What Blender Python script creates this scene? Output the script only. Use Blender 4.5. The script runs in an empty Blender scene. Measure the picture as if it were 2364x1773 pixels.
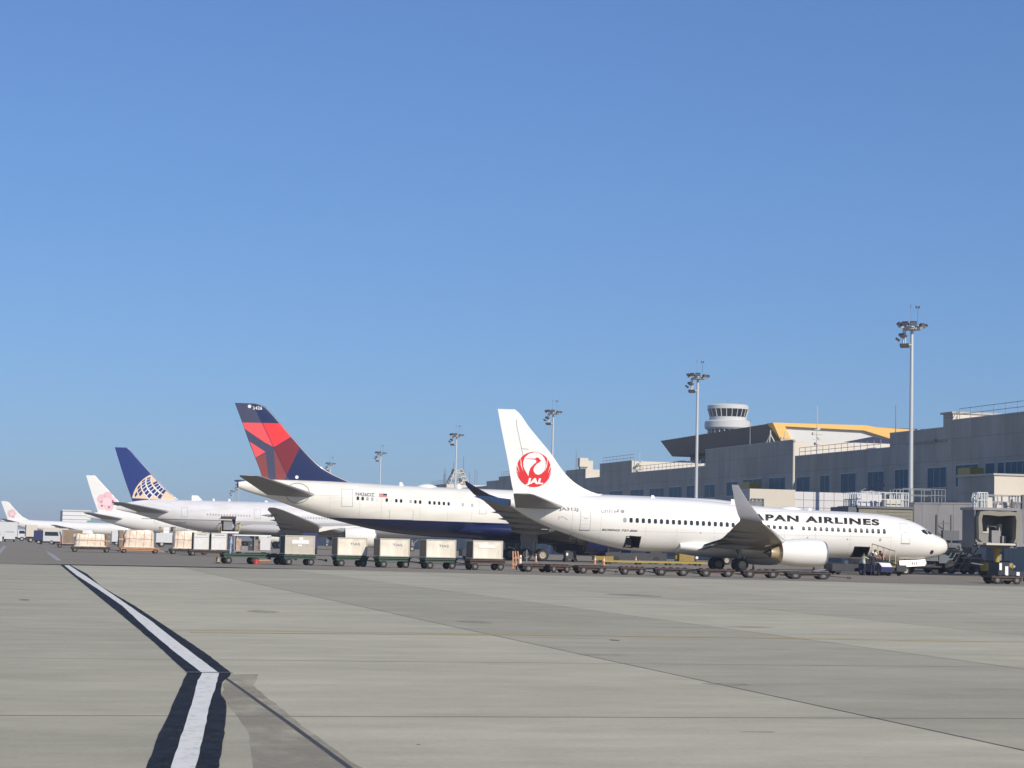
import bpy, bmesh, math, random
from mathutils import Vector, Matrix
R = math.radians
scene = bpy.context.scene
C = scene.collection
random.seed(7)

# ------------------------------------------------------------ camera
cam_data = bpy.data.cameras.new("camera")
cam = bpy.data.objects.new("camera", cam_data)
C.objects.link(cam)
scene.camera = cam
cam_data.sensor_width = 36.0
cam_data.lens = 4815.0 * 36.0 / 2364.0
cam_data.clip_start = 0.5
cam_data.clip_end = 30000
YAW, PITCH, ROLL = R(14.284), R(4.395), R(1.273)
cam.matrix_world = (Matrix.Translation((0, 0, 1.8)) @ Matrix.Rotation(-YAW, 4, 'Z')
                    @ Matrix.Rotation(math.pi / 2 + PITCH, 4, 'X') @ Matrix.Rotation(ROLL, 4, 'Z'))

# ------------------------------------------------------------ world, sun, exposure
SUN_EL, SUN_AZ = R(29), R(160)          # azimuth clockwise from +Y
world = bpy.data.worlds.new("World")
scene.world = world
world.use_nodes = True
wn = world.node_tree
wn.nodes.clear()
sky = wn.nodes.new('ShaderNodeTexSky')
sky.sky_type = 'NISHITA'
sky.sun_disc = False
sky.sun_elevation = SUN_EL
sky.sun_rotation = SUN_AZ
sky.altitude = 0
sky.air_density = 1.0
sky.dust_density = 0.3
sky.ozone_density = 3.0
tint = wn.nodes.new('ShaderNodeVectorMath')      # clear, deep blue air opposite the sun
tint.operation = 'MULTIPLY'
tint.inputs[1].default_value = (.685, 1.04, 1.66)
gam = wn.nodes.new('ShaderNodeGamma')
gam.inputs['Gamma'].default_value = .68
bg = wn.nodes.new('ShaderNodeBackground')
bg.inputs['Strength'].default_value = 0.11
wo = wn.nodes.new('ShaderNodeOutputWorld')
wn.links.new(sky.outputs[0], gam.inputs['Color'])
wn.links.new(gam.outputs[0], tint.inputs[0])
wn.links.new(tint.outputs[0], bg.inputs['Color'])
wn.links.new(bg.outputs[0], wo.inputs['Surface'])

sun_data = bpy.data.lights.new("sun", 'SUN')
sun_data.energy = 4.4
sun_data.angle = R(0.53)
sun_data.color = (1.0, 0.90, 0.76)
sun = bpy.data.objects.new("sun", sun_data)
C.objects.link(sun)
sdir = Vector((math.sin(SUN_AZ) * math.cos(SUN_EL), math.cos(SUN_AZ) * math.cos(SUN_EL), math.sin(SUN_EL)))
sun.rotation_euler = sdir.to_track_quat('Z', 'Y').to_euler()
sun.location = sdir * 300 + Vector((60, 150, 0))

vs = scene.view_settings
scene.display_settings.display_device = 'sRGB'
vs.view_transform = 'Standard'
vs.look = 'None'
vs.exposure = 0.0
vs.gamma = 1.0
vs.use_curve_mapping = False
scene.cycles.volume_bounces = 0
scene.cycles.max_bounces = 6

# ------------------------------------------------------------ materials
def nt(m):
    m.use_nodes = True
    return m.node_tree

def pmat(name, col, rough=0.5, metal=0.0, dirt=0.0, scale=1.0, stretch=(1, 1, 1), dark=0.55, coat=0.0, spec=None, bump=0.0):
    """principled material with an optional procedural grime layer"""
    m = bpy.data.materials.new(name)
    t = nt(m)
    b = t.nodes['Principled BSDF']
    c = (*col, 1)
    b.inputs['Base Color'].default_value = c
    b.inputs['Roughness'].default_value = rough
    b.inputs['Metallic'].default_value = metal
    if coat: b.inputs['Coat Weight'].default_value = coat
    if spec is not None: b.inputs['Specular IOR Level'].default_value = spec
    if dirt > 0 or bump > 0:
        tc = t.nodes.new('ShaderNodeTexCoord')
        mp = t.nodes.new('ShaderNodeMapping')
        mp.inputs['Scale'].default_value = stretch
        n = t.nodes.new('ShaderNodeTexNoise')
        n.inputs['Scale'].default_value = scale
        n.inputs['Detail'].default_value = 6
        n.inputs['Roughness'].default_value = 0.62
        t.links.new(tc.outputs['Object'], mp.inputs['Vector'])
        t.links.new(mp.outputs[0], n.inputs['Vector'])
        if dirt > 0:
            r = t.nodes.new('ShaderNodeMapRange')
            r.inputs['From Min'].default_value = 0.38
            r.inputs['From Max'].default_value = 0.72
            r.inputs['To Min'].default_value = 0
            r.inputs['To Max'].default_value = dirt
            mx = t.nodes.new('ShaderNodeMix')
            mx.data_type = 'RGBA'
            mx.inputs[6].default_value = c
            mx.inputs[7].default_value = (col[0] * dark, col[1] * dark * 0.97, col[2] * dark * 0.92, 1)
            t.links.new(n.outputs['Fac'], r.inputs['Value'])
            t.links.new(r.outputs[0], mx.inputs[0])
            t.links.new(mx.outputs[2], b.inputs['Base Color'])
        if bump > 0:
            bp = t.nodes.new('ShaderNodeBump')
            bp.inputs['Strength'].default_value = bump
            bp.inputs['Distance'].default_value = 0.05
            t.links.new(n.outputs['Fac'], bp.inputs['Height'])
            t.links.new(bp.outputs[0], b.inputs['Normal'])
    return m

def two_tone(name, top, low, z0, slope, rough=0.25, coat=0.3, axis='below', x0=None, x1=None, soft=0.02):
    """paint that changes colour at a height on the hull: z < z0 + slope*x is `low`"""
    m = bpy.data.materials.new(name)
    t = nt(m)
    b = t.nodes['Principled BSDF']
    b.inputs['Roughness'].default_value = rough
    b.inputs['Coat Weight'].default_value = coat
    tc = t.nodes.new('ShaderNodeTexCoord')
    sp = t.nodes.new('ShaderNodeSeparateXYZ')
    t.links.new(tc.outputs['Object'], sp.inputs[0])
    ma = t.nodes.new('ShaderNodeMath'); ma.operation = 'MULTIPLY_ADD'
    t.links.new(sp.outputs['X'], ma.inputs[0]); ma.inputs[1].default_value = -slope; ma.inputs[2].default_value = -z0
    ad = t.nodes.new('ShaderNodeMath'); ad.operation = 'ADD'
    t.links.new(ma.outputs[0], ad.inputs[0]); t.links.new(sp.outputs['Z'], ad.inputs[1])
    r = t.nodes.new('ShaderNodeMapRange')
    r.inputs['From Min'].default_value = -soft; r.inputs['From Max'].default_value = soft
    t.links.new(ad.outputs[0], r.inputs['Value'])
    mx = t.nodes.new('ShaderNodeMix'); mx.data_type = 'RGBA'
    mx.inputs[6].default_value = (*low, 1)
    # faint soot and skin-panel variation on the upper colour
    n = t.nodes.new('ShaderNodeTexNoise'); n.inputs['Scale'].default_value = 0.6; n.inputs['Detail'].default_value = 5
    mp = t.nodes.new('ShaderNodeMapping'); mp.inputs['Scale'].default_value = (0.5, 1, 2.2)
    t.links.new(tc.outputs['Object'], mp.inputs[0]); t.links.new(mp.outputs[0], n.inputs['Vector'])
    m2 = t.nodes.new('ShaderNodeMix'); m2.data_type = 'RGBA'
    m2.inputs[6].default_value = (*top, 1)
    m2.inputs[7].default_value = (top[0] * .86, top[1] * .85, top[2] * .83, 1)
    rr = t.nodes.new('ShaderNodeMapRange'); rr.inputs['From Min'].default_value = .42; rr.inputs['From Max'].default_value = .75
    t.links.new(n.outputs['Fac'], rr.inputs['Value']); t.links.new(rr.outputs[0], m2.inputs[0])
    t.links.new(m2.outputs[2], mx.inputs[7])
    t.links.new(r.outputs[0], mx.inputs[0])
    t.links.new(mx.outputs[2], b.inputs['Base Color'])
    return m

M = {}
M['white'] = pmat('white_paint', (.80, .80, .79), .28, coat=.3, dirt=.25, scale=.5, dark=.85)
M['jet_white'] = pmat('jet_white_paint', (.85, .845, .815), .25, coat=.35, dirt=.35, scale=.45, stretch=(.5, 1, 2), dark=.88)
M['wing_grey'] = pmat('wing_grey_paint', (.25, .25, .25), .4, dirt=.6, scale=.6, stretch=(1.5, .4, 1), dark=.75)
M['winglet_grey'] = pmat('winglet_grey_paint', (.27, .28, .31), .4, dirt=.2, scale=.6, dark=.8)
M['slat_metal'] = pmat('polished_slat_metal', (.62, .63, .64), .3, metal=.8)
M['cream_metal'] = pmat('bare_exhaust_metal', (.82, .66, .42), .3, metal=.6)
M['dark_metal'] = pmat('dark_exhaust_metal', (.10, .085, .075), .4, metal=.8)
M['gunmetal'] = pmat('grey_gear_metal', (.30, .31, .32), .45, metal=.3)
M['tyre'] = pmat('black_tyre_rubber', (.022, .022, .023), .8, dirt=.5, scale=3, dark=1.8)
M['hub'] = pmat('pale_wheel_hub', (.40, .37, .31), .5)
M['hub_dull'] = pmat('dull_wheel_hub', (.16, .155, .15), .6)
M['glass_dark'] = pmat('dark_cabin_glass', (.018, .02, .024), .12, spec=.8)
M['glass_grey'] = pmat('shaded_cabin_glass', (.35, .35, .36), .25)
M['outline'] = pmat('grey_door_outline', (.36, .37, .40), .5)
M['lettering_black'] = pmat('black_lettering', (.012, .012, .013), .4)
M['lettering_grey'] = pmat('grey_lettering', (.17, .18, .20), .4)
M['crane_red'] = pmat('red_emblem_paint', (.68, .010, .014), .3, coat=.3)
M['navy'] = pmat('navy_tail_paint', (.006, .016, .085), .3, coat=.25)
M['navy_rudder'] = pmat('faded_navy_rudder_paint', (.040, .048, .105), .45)
M['red_rudder'] = pmat('faded_red_rudder_paint', (.80, .085, .095), .4)
M['dark_red_rudder'] = pmat('faded_dark_red_rudder_paint', (.24, .045, .045), .4)
M['truck_shade'] = pmat('shade_darkened_truck_paint', (.13, .16, .19), .5, dirt=.4, scale=1, dark=.7)  # pale truck with the bridge's shade mixed into its colour
M['bright_red'] = pmat('bright_red_tail_paint', (.86, .035, .035), .3, coat=.3)
M['dark_red'] = pmat('dark_red_tail_paint', (.20, .014, .018), .25, coat=.4)
M['belly_blue'] = pmat('belly_blue_paint', (.005, .013, .075), .25, coat=.3)
M['royal_blue'] = pmat('royal_blue_tail_paint', (.008, .026, .17), .25, coat=.4)
M['gold'] = pmat('gold_globe_paint', (.78, .60, .42), .35)
M['white_line'] = pmat('white_globe_paint', (.85, .82, .80), .3)
M['petal'] = pmat('pink_petal_paint', (.83, .52, .55), .35)
M['petal_pale'] = pmat('pale_pink_petal_paint', (.84, .64, .67), .35)
M['petal_deep'] = pmat('deep_pink_petal_paint', (.60, .12, .18), .35)
M['lilac'] = pmat('lilac_tail_paint', (.76, .70, .82), .35)
M['us_flag_red'] = pmat('faded_flag_red', (.60, .25, .22), .5)
M['seam_pale'] = pmat('faint_skin_seam', (.60, .59, .56), .4)
M['black'] = pmat('black_void', (.006, .006, .007), .9)
M['hold_dark'] = pmat('dark_hold_lining', (.03, .03, .032), .8)
M['hold_grey'] = pmat('grey_hold_lining', (.09, .095, .10), .7)
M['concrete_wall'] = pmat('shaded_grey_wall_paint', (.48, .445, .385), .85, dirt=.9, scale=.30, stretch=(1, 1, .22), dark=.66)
def panelled(m, w, h, k):
    """adds a faint grid of cladding joints (in y and z) to a painted wall"""
    t = m.node_tree; b = t.nodes['Principled BSDF']
    src = b.inputs['Base Color'].links[0].from_socket
    tc = t.nodes.new('ShaderNodeTexCoord'); sp = t.nodes.new('ShaderNodeSeparateXYZ'); cb = t.nodes.new('ShaderNodeCombineXYZ')
    t.links.new(tc.outputs['Object'], sp.inputs[0]); t.links.new(sp.outputs['Y'], cb.inputs[0]); t.links.new(sp.outputs['Z'], cb.inputs[1])
    br = t.nodes.new('ShaderNodeTexBrick'); br.offset = 0; br.inputs['Scale'].default_value = 1
    br.inputs['Brick Width'].default_value = w; br.inputs['Row Height'].default_value = h; br.inputs['Mortar Size'].default_value = .045
    br.inputs['Color1'].default_value = (1, 1, 1, 1); br.inputs['Color2'].default_value = (.90, .90, .90, 1); br.inputs['Mortar'].default_value = (k, k, k, 1)
    t.links.new(cb.outputs[0], br.inputs['Vector'])
    mx = t.nodes.new('ShaderNodeMix'); mx.data_type = 'RGBA'; mx.blend_type = 'MULTIPLY'; mx.inputs[0].default_value = 1
    t.links.new(src, mx.inputs[6]); t.links.new(br.outputs['Color'], mx.inputs[7]); t.links.new(mx.outputs[2], b.inputs['Base Color'])
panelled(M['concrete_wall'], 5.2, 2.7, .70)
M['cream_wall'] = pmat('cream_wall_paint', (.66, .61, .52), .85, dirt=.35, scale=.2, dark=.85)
M['cream_box'] = pmat('cream_bridge_paint', (.60, .56, .48), .8, dirt=.3, scale=.4, dark=.85)
M['pale_box'] = pmat('pale_bridge_panel', (.62, .62, .64), .6, dirt=.3, scale=.5, dark=.85)
M['bridge_grey'] = pmat('grey_bridge_paint', (.25, .25, .265), .6, dirt=.5, scale=.5, dark=.75)
M['bridge_dark'] = pmat('dark_and_shaded_bridge_paint', (.12, .13, .15), .6, dirt=.4, scale=.7, dark=.7)  # dark parts, plus painted-in shade on the cab's left wall and stair
M['bellows'] = pmat('khaki_canopy_bellows', (.25, .24, .19), .8, dirt=.5, scale=1.5, dark=.7)
M['window_blue'] = pmat('blue_tinted_glass', (.010, .095, .155), .45, spec=.15, dirt=.5, scale=.8, dark=.6)
M['frame_grey'] = pmat('grey_window_frame', (.42, .42, .42), .5)
M['hall_dark'] = pmat('shade_dark_hall_cladding', (.085, .078, .070), .6, dirt=.4, scale=.08, dark=.75)  # tone carries the shade on the hall's west side
M['orange'] = pmat('orange_roof_trim', (.82, .48, .12), .5, dirt=.2, scale=.2, dark=.85)
M['roof_blue'] = pmat('dark_blue_roof_sheet', (.05, .05, .085), .6)
M['mast_steel'] = pmat('galvanised_mast_steel', (.55, .58, .60), .45, metal=.2, dirt=.2, scale=.8, dark=.8)
M['lamp_dark'] = pmat('dark_floodlight_housing', (.06, .055, .06), .5)
M['lamp_pale'] = pmat('pale_lamp_bracket', (.55, .53, .45), .5)
M['rail'] = pmat('grey_roof_railing', (.24, .27, .31), .5, metal=.3)
M['rail_white'] = pmat('white_railing', (.62, .64, .64), .5)
M['green_dolly'] = pmat('dark_green_dolly_paint', (.030, .075, .055), .6, dirt=.6, scale=3, dark=.5)
M['brown_dolly'] = pmat('rusty_brown_dolly_paint', (.075, .048, .042), .7, dirt=.7, scale=3, dark=.5)
M['orange_dolly'] = pmat('weathered_orange_dolly_paint', (.56, .27, .13), .6, dirt=.4, scale=3, dark=.6)
M['alu'] = pmat('scuffed_container_panel', (.84, .79, .68), .5, dirt=.8, scale=1.6, stretch=(1, 1, .5), dark=.62)
M['alu_grey'] = pmat('grey_container_panel', (.50, .475, .41), .5, dirt=.5, scale=2, dark=.8)
M['alu_white'] = pmat('white_container_panel', (.70, .71, .71), .5, dirt=.5, scale=3, dark=.75)
M['alu_side'] = pmat('dark_container_end', (.055, .058, .065), .7, dirt=.4, scale=2, dark=.6)  # for the left face, far darker than the front
M['cargo_film'] = pmat('netted_cargo_film', (.87, .74, .60), .35, dirt=.9, scale=2.2, dark=.62, bump=.8)
M['cargo_pink'] = pmat('pink_brown_cargo_wrap', (.50, .36, .29), .5, dirt=.8, scale=2.5, dark=.5, bump=.8)
M['brown_box'] = pmat('brown_cargo_side', (.26, .19, .13), .7, dirt=.6, scale=2, dark=.6)
M['cone'] = pmat('faded_orange_cone', (.62, .27, .17), .6)
M['cone_white'] = pmat('white_cone_band', (.75, .70, .66), .5)
M['yellow'] = pmat('yellow_machine_paint', (.30, .21, .04), .5, dirt=.5, scale=2, dark=.6)
M['yellow_bright'] = pmat('yellow_steel_paint', (.36, .27, .045), .5, dirt=.4, scale=2, dark=.7)
M['yellow_rail'] = pmat('tan_yellow_rail', (.52, .40, .20), .5)
M['navy_vehicle'] = pmat('navy_vehicle_paint', (.03, .035, .12), .4, coat=.3)
M['truck_white'] = pmat('white_truck_paint', (.60, .62, .64), .4, dirt=.3, scale=1, dark=.8)
M['red_paint'] = pmat('red_vehicle_paint', (.45, .05, .04), .4)
M['green_paint'] = pmat('green_panel_paint', (.12, .38, .20), .5)
M['blue_paint'] = pmat('blue_vehicle_paint', (.04, .10, .35), .4)
M['machine_dark'] = pmat('dark_machine_paint', (.030, .034, .045), .5, dirt=.4, scale=2, dark=.6)
M['machine_grey'] = pmat('grey_machine_paint', (.22, .23, .24), .5, dirt=.4, scale=2, dark=.6)
M['belt'] = pmat('black_rubber_belt', (.02, .02, .02), .8)
M['skin'] = pmat('tan_skin', (.40, .24, .16), .6)
M['hair'] = pmat('black_hair', (.01, .01, .01), .7)
M['vest'] = pmat('pale_reflective_vest', (.42, .45, .38), .5)
M['vest_yellow'] = pmat('yellow_reflective_vest', (.62, .55, .18), .5)
M['trousers'] = pmat('navy_trousers', (.02, .022, .04), .8)
M['shirt_red'] = pmat('faded_red_shirt', (.40, .10, .09), .8)
M['shirt_blue'] = pmat('pale_blue_shirt', (.35, .42, .60), .8)
M['skylight'] = pmat('grey_roof_panel', (.35, .36, .38), .5)
M['tower_white'] = pmat('tower_white_concrete', (.62, .63, .62), .7, dirt=.2, scale=.2, dark=.85)
M['hill'] = pmat('distant_tree_cover', (.05, .075, .06), .9, dirt=.6, scale=.02, dark=.6)

# ------------------------------------------------------------ object helpers
def tag(o, label=None, cat=None, group=None, kind=None):
    if label: o['label'] = label
    if cat: o['category'] = cat
    if group: o['group'] = group
    if kind: o['kind'] = kind
    return o

def thing(name, label, cat, loc=(0, 0, 0), rz=0.0, group=None):
    o = bpy.data.objects.new(name, None)
    o.empty_display_size = 0.5
    C.objects.link(o)
    o.location = loc
    o.rotation_euler = (0, 0, rz)
    return tag(o, label, cat, group)

def copy_tree(o, parent=None):
    c = o.copy(); C.objects.link(c)
    if parent is not None: c.parent = parent
    for ch in list(o.children): copy_tree(ch, c)
    return c

def link_mesh(name, me, mats, parent=None, label=None, smooth=None):
    for m in (mats if isinstance(mats, (list, tuple)) else [mats]):
        me.materials.append(M[m] if isinstance(m, str) else m)
    if smooth is not None:
        me.polygons.foreach_set('use_smooth', [True] * len(me.polygons))
        me.set_sharp_from_angle(angle=R(smooth))
    o = bpy.data.objects.new(name, me)
    C.objects.link(o)
    if parent is not None: o.parent = parent
    if label: o['label'] = label
    return o

class MB:
    def __init__(s): s.v = []; s.f = []; s.mi = []
    def add(s, vs, fs, mi=0):
        b = len(s.v); s.v += [tuple(p) for p in vs]
        for f in fs: s.f.append([i + b for i in f]); s.mi.append(mi)
        return s
    def box(s, x0, x1, y0, y1, z0, z1, mi=0, rz=0, piv=None, M4=None):
        vs = [(x, y, z) for z in (z0, z1) for y in (y0, y1) for x in (x0, x1)]
        if rz:
            px, py = piv or ((x0 + x1) / 2, (y0 + y1) / 2)
            c, n = math.cos(rz), math.sin(rz)
            vs = [(px + (x - px) * c - (y - py) * n, py + (x - px) * n + (y - py) * c, z) for x, y, z in vs]
        if M4 is not None: vs = [tuple(M4 @ Vector(p)) for p in vs]
        return s.add(vs, [(0, 2, 3, 1), (4, 5, 7, 6), (0, 1, 5, 4), (1, 3, 7, 5), (3, 2, 6, 7), (2, 0, 4, 6)], mi)
    def tube(s, p0, p1, r0, r1=None, n=8, mi=0, caps=True):
        p0, p1 = Vector(p0), Vector(p1); r1 = r0 if r1 is None else r1
        d = (p1 - p0); u = d.orthogonal().normalized(); w = d.normalized().cross(u)
        vs = []
        for p, r in ((p0, r0), (p1, r1)):
            for i in range(n):
                a = 2 * math.pi * i / n
                vs.append(p + (u * math.cos(a) + w * math.sin(a)) * r)
        fs = [(i, (i + 1) % n, n + (i + 1) % n, n + i) for i in range(n)]
        if caps: fs += [tuple(range(n - 1, -1, -1)), tuple(range(n, 2 * n))]
        return s.add(vs, fs, mi)
    def beam(s, p0, p1, w, h=None, mi=0):
        """square bar between two points"""
        p0, p1 = Vector(p0), Vector(p1); h = h or w
        d = (p1 - p0).normalized()
        up = Vector((0, 0, 1)) if abs(d.z) < .95 else Vector((1, 0, 0))
        u = d.cross(up).normalized() * (w / 2); q = u.cross(d).normalized() * (h / 2)
        vs = [p + a * u + b * q for p in (p0, p1) for a, b in ((-1, -1), (1, -1), (1, 1), (-1, 1))]
        return s.add(vs, [(0, 1, 2, 3), (7, 6, 5, 4), (0, 4, 5, 1), (1, 5, 6, 2), (2, 6, 7, 3), (3, 7, 4, 0)], mi)
    def loft(s, rings, mi=0, cap=True, closed=True):
        n = len(rings[0]); b = len(s.v)
        for r in rings: s.v += [tuple(p) for p in r]
        for i in range(len(rings) - 1):
            for j in range(n if closed else n - 1):
                k = (j + 1) % n
                s.f.append([b + i * n + j, b + i * n + k, b + (i + 1) * n + k, b + (i + 1) * n + j]); s.mi.append(mi)
        if cap:
            s.f.append([b + j for j in range(n - 1, -1, -1)]); s.mi.append(mi)
            s.f.append([b + (len(rings) - 1) * n + j for j in range(n)]); s.mi.append(mi)
        return s
    def revolve(s, prof, c, n=24, mi=0, axis='x', squash=None, cap=False):
        """profile [(a, r)] along an axis through c; a is added to c along the axis"""
        rings = []
        for a, r in prof:
            ring = []
            for i in range(n):
                t = 2 * math.pi * i / n
                cy, sz = r * math.cos(t), r * math.sin(t)
                if squash and sz < 0: sz *= squash
                if axis == 'x': ring.append((c[0] + a, c[1] + cy, c[2] + sz))
                elif axis == 'y': ring.append((c[0] + cy, c[1] + a, c[2] + sz))
                else: ring.append((c[0] + cy, c[1] + sz, c[2] + a))
            rings.append(ring)
        return s.loft(rings, mi, cap)
    def build(s, name, mats, parent=None, label=None, smooth=None, fix=True):
        me = bpy.data.meshes.new(name)
        me.from_pydata(s.v, [], s.f)
        me.polygons.foreach_set('material_index', s.mi)
        if fix:
            bm = bmesh.new(); bm.from_mesh(me)
            bmesh.ops.recalc_face_normals(bm, faces=bm.faces[:])
            bm.to_mesh(me); bm.free()
        me.update()
        return link_mesh(name, me, mats, parent, label, smooth)

def lerp_tab(tab, x):
    """monotone piecewise cubic through a table of (x, y)"""
    n = len(tab)
    if x <= tab[0][0]: return tab[0][1]
    if x >= tab[-1][0]: return tab[-1][1]
    for i in range(n - 1):
        if tab[i][0] <= x <= tab[i + 1][0]: break
    def sl(j): return (tab[j + 1][1] - tab[j][1]) / (tab[j + 1][0] - tab[j][0])
    def tan(j):
        if j == 0: return sl(0)
        if j == n - 1: return sl(n - 2)
        a, b = sl(j - 1), sl(j)
        return 0 if a * b <= 0 else 2 * a * b / (a + b)
    h = tab[i + 1][0] - tab[i][0]; t = (x - tab[i][0]) / h
    return ((2 * t**3 - 3 * t**2 + 1) * tab[i][1] + (t**3 - 2 * t**2 + t) * h * tan(i)
            + (-2 * t**3 + 3 * t**2) * tab[i + 1][1] + (t**3 - t**2) * h * tan(i + 1))

def lin(tab, x):
    if x <= tab[0][0]: return tab[0][1]
    for a, b in zip(tab, tab[1:]):
        if x <= b[0]: return a[1] + (b[1] - a[1]) * (x - a[0]) / (b[0] - a[0])
    return tab[-1][1]

def drape(bm, fn, step):
    """cut a flat (u, v, 0) bmesh into a grid and map it with fn(u, v) -> xyz"""
    bmesh.ops.triangulate(bm, faces=bm.faces[:])
    us = [v.co.x for v in bm.verts]; vs_ = [v.co.y for v in bm.verts]
    for lo, hi, no in ((min(us), max(us), (1, 0, 0)), (min(vs_), max(vs_), (0, 1, 0))):
        k = math.floor(lo / step) + 1
        while k * step < hi:
            p = (k * step, 0, 0) if no[0] else (0, k * step, 0)
            bmesh.ops.bisect_plane(bm, geom=bm.verts[:] + bm.edges[:] + bm.faces[:], plane_co=p, plane_no=no, dist=1e-5)
            k += 1
    for v in bm.verts: v.co = fn(v.co.x, v.co.y)

def decal(name, polys, fn, step, mats, parent, label=None):
    """polys: [(material index, [(s, z)...])] draped on a surface"""
    bm = bmesh.new()
    for mi, poly in polys:
        try:
            f = bm.faces.new([bm.verts.new((a, b, 0)) for a, b in poly]); f.material_index = mi
        except Exception: pass
    drape(bm, fn, step)
    me = bpy.data.meshes.new(name); bm.to_mesh(me); bm.free()
    return link_mesh(name, me, mats, parent, label)

def text_mesh(txt, bold=0.0, spacing=1.0):
    cu = bpy.data.curves.new('lettering', 'FONT')
    cu.body = txt; cu.size = 1.0; cu.offset = bold; cu.space_character = spacing
    o = bpy.data.objects.new('lettering', cu); C.objects.link(o)
    dg = bpy.context.evaluated_depsgraph_get(); dg.update()
    me = bpy.data.meshes.new_from_object(o.evaluated_get(dg))
    bpy.data.objects.remove(o); bpy.data.curves.remove(cu)
    return me

def lettering(name, txt, s_left, s_right, z_l, z_r, h, fn, mat, parent, bold=.0, slant=0.0, step=.25, spacing=1.0):
    """text running from s_left (larger s, left in view) to s_right, cap height h, base line z_l..z_r"""
    me = text_mesh(txt, bold, spacing)
    xs = [v.co.x for v in me.vertices]; ys = [v.co.y for v in me.vertices]
    x0, x1, y1 = min(xs), max(xs), max(ys)
    bm = bmesh.new(); bm.from_mesh(me); bpy.data.meshes.remove(me)
    for v in bm.verts:
        t = (v.co.x - x0) / (x1 - x0); q = v.co.y / y1
        v.co = (s_left + (s_right - s_left) * t - slant * h * q, z_l + (z_r - z_l) * t + q * h, 0)
    drape(bm, fn, step)
    me = bpy.data.meshes.new(name); bm.to_mesh(me); bm.free()
    return link_mesh(name, me, mat, parent)

def flat_text(name, txt, p0, du, dv, w, h, mat, parent, bold=0.0):
    """text on a plane: origin p0, unit vectors du (reading) and dv (up)"""
    me = text_mesh(txt, bold)
    xs = [v.co.x for v in me.vertices]; ys = [v.co.y for v in me.vertices]
    x0, x1, y0, y1 = min(xs), max(xs), min(ys), max(ys)
    p0, du, dv = Vector(p0), Vector(du), Vector(dv)
    for v in me.vertices:
        v.co = p0 + du * (w * (v.co.x - x0) / (x1 - x0)) + dv * (h * (v.co.y - y0) / (y1 - y0))
    return link_mesh(name, me, mat, parent)
# ============================================================ AIRLINERS
# local frame: origin on the ground below the nose tip, nose towards +X,
# s = metres aft of the nose (x = -s), starboard (towards the camera) = -Y
def naca(t, tc):
    return 5 * tc * (.2969 * math.sqrt(max(t, 0)) - .126 * t - .3516 * t**2 + .2843 * t**3 - .1036 * t**4)

class Hull:
    def __init__(s, top, bot, wid): s.top, s.bot, s.wid = top, bot, wid
    def ring(s, x):
        zt, zb, w = lerp_tab(s.top, x), lerp_tab(s.bot, x), lerp_tab(s.wid, x)
        return (zt + zb) / 2, (zt - zb) / 2, w
    def half(s, x, z):
        zc, b, w = s.ring(x)
        q = max(-1, min(1, (z - zc) / max(b, 1e-4)))
        return w * math.sqrt(max(0, 1 - q * q))
    def fn(s, off=.012, side=-1):
        return lambda x, z: Vector((-x, side * (s.half(x, z) + off), z))
    def mesh(s, holes=(), n=64):
        L = s.top[-1][0]
        st = set()
        for i in range(26): st.add(.18 * (i / 25) ** 1.5 * L)
        for i in range(1, 60): st.add(.18 * L + .82 * L * i / 59)
        for h in holes: st |= {h[0], h[1]}
        st = sorted(st)
        mb = MB(); rings = []
        for x in st:
            zc, b, w = s.ring(x)
            rings.append([(-x, w * math.sin(2 * math.pi * k / n), zc + b * math.cos(2 * math.pi * k / n)) for k in range(n)])
        for r in rings: mb.v += r
        for i in range(len(rings) - 1):
            xm = (st[i] + st[i + 1]) / 2
            for j in range(n):
                k = (j + 1) % n
                zm = (rings[i][j][2] + rings[i][k][2] + rings[i + 1][j][2] + rings[i + 1][k][2]) / 4
                ym = rings[i][j][1] + rings[i][k][1]
                if ym < 0 and any(h[0] < xm < h[1] and h[2] < zm < h[3] for h in holes): continue
                mb.f.append([i * n + j, i * n + k, (i + 1) * n + k, (i + 1) * n + j]); mb.mi.append(0)
        mb.f.append([j for j in range(n)]); mb.mi.append(0)
        mb.f.append([(len(rings) - 1) * n + j for j in range(n)]); mb.mi.append(0)
        return mb

class Fin:
    def __init__(s, le, te, tc=.10, tmax=.45): s.le, s.te, s.tc, s.tmax = le, te, tc, tmax
    def half(s, x, z):
        a, b = lerp_tab(s.le, z), lerp_tab(s.te, z); c = b - a
        t = min(1, max(0, (x - a) / c))
        k = min(s.tc * c, s.tmax * 2) / c
        return naca(t, k) + .01
    def fn(s, off=.015): return lambda x, z: Vector((-x, -(s.half(x, z) + off), z))
    def mesh(s, z0, z1, nz=26):
        mb = MB(); rings = []
        for i in range(nz + 1):
            z = z0 + (z1 - z0) * i / nz
            a, b = lerp_tab(s.le, z), lerp_tab(s.te, z); c = b - a
            up, lo = [], []
            for k in range(15):
                t = (k / 14) ** 1.7
                y = s.half(a + t * c, z) - (.01 if k == 0 else 0)
                up.append((-(a + t * c), y, z)); lo.append((-(a + t * c), -y, z))
            rings.append(up + lo[::-1][0:14])
        return mb.loft(rings, 0)

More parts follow.
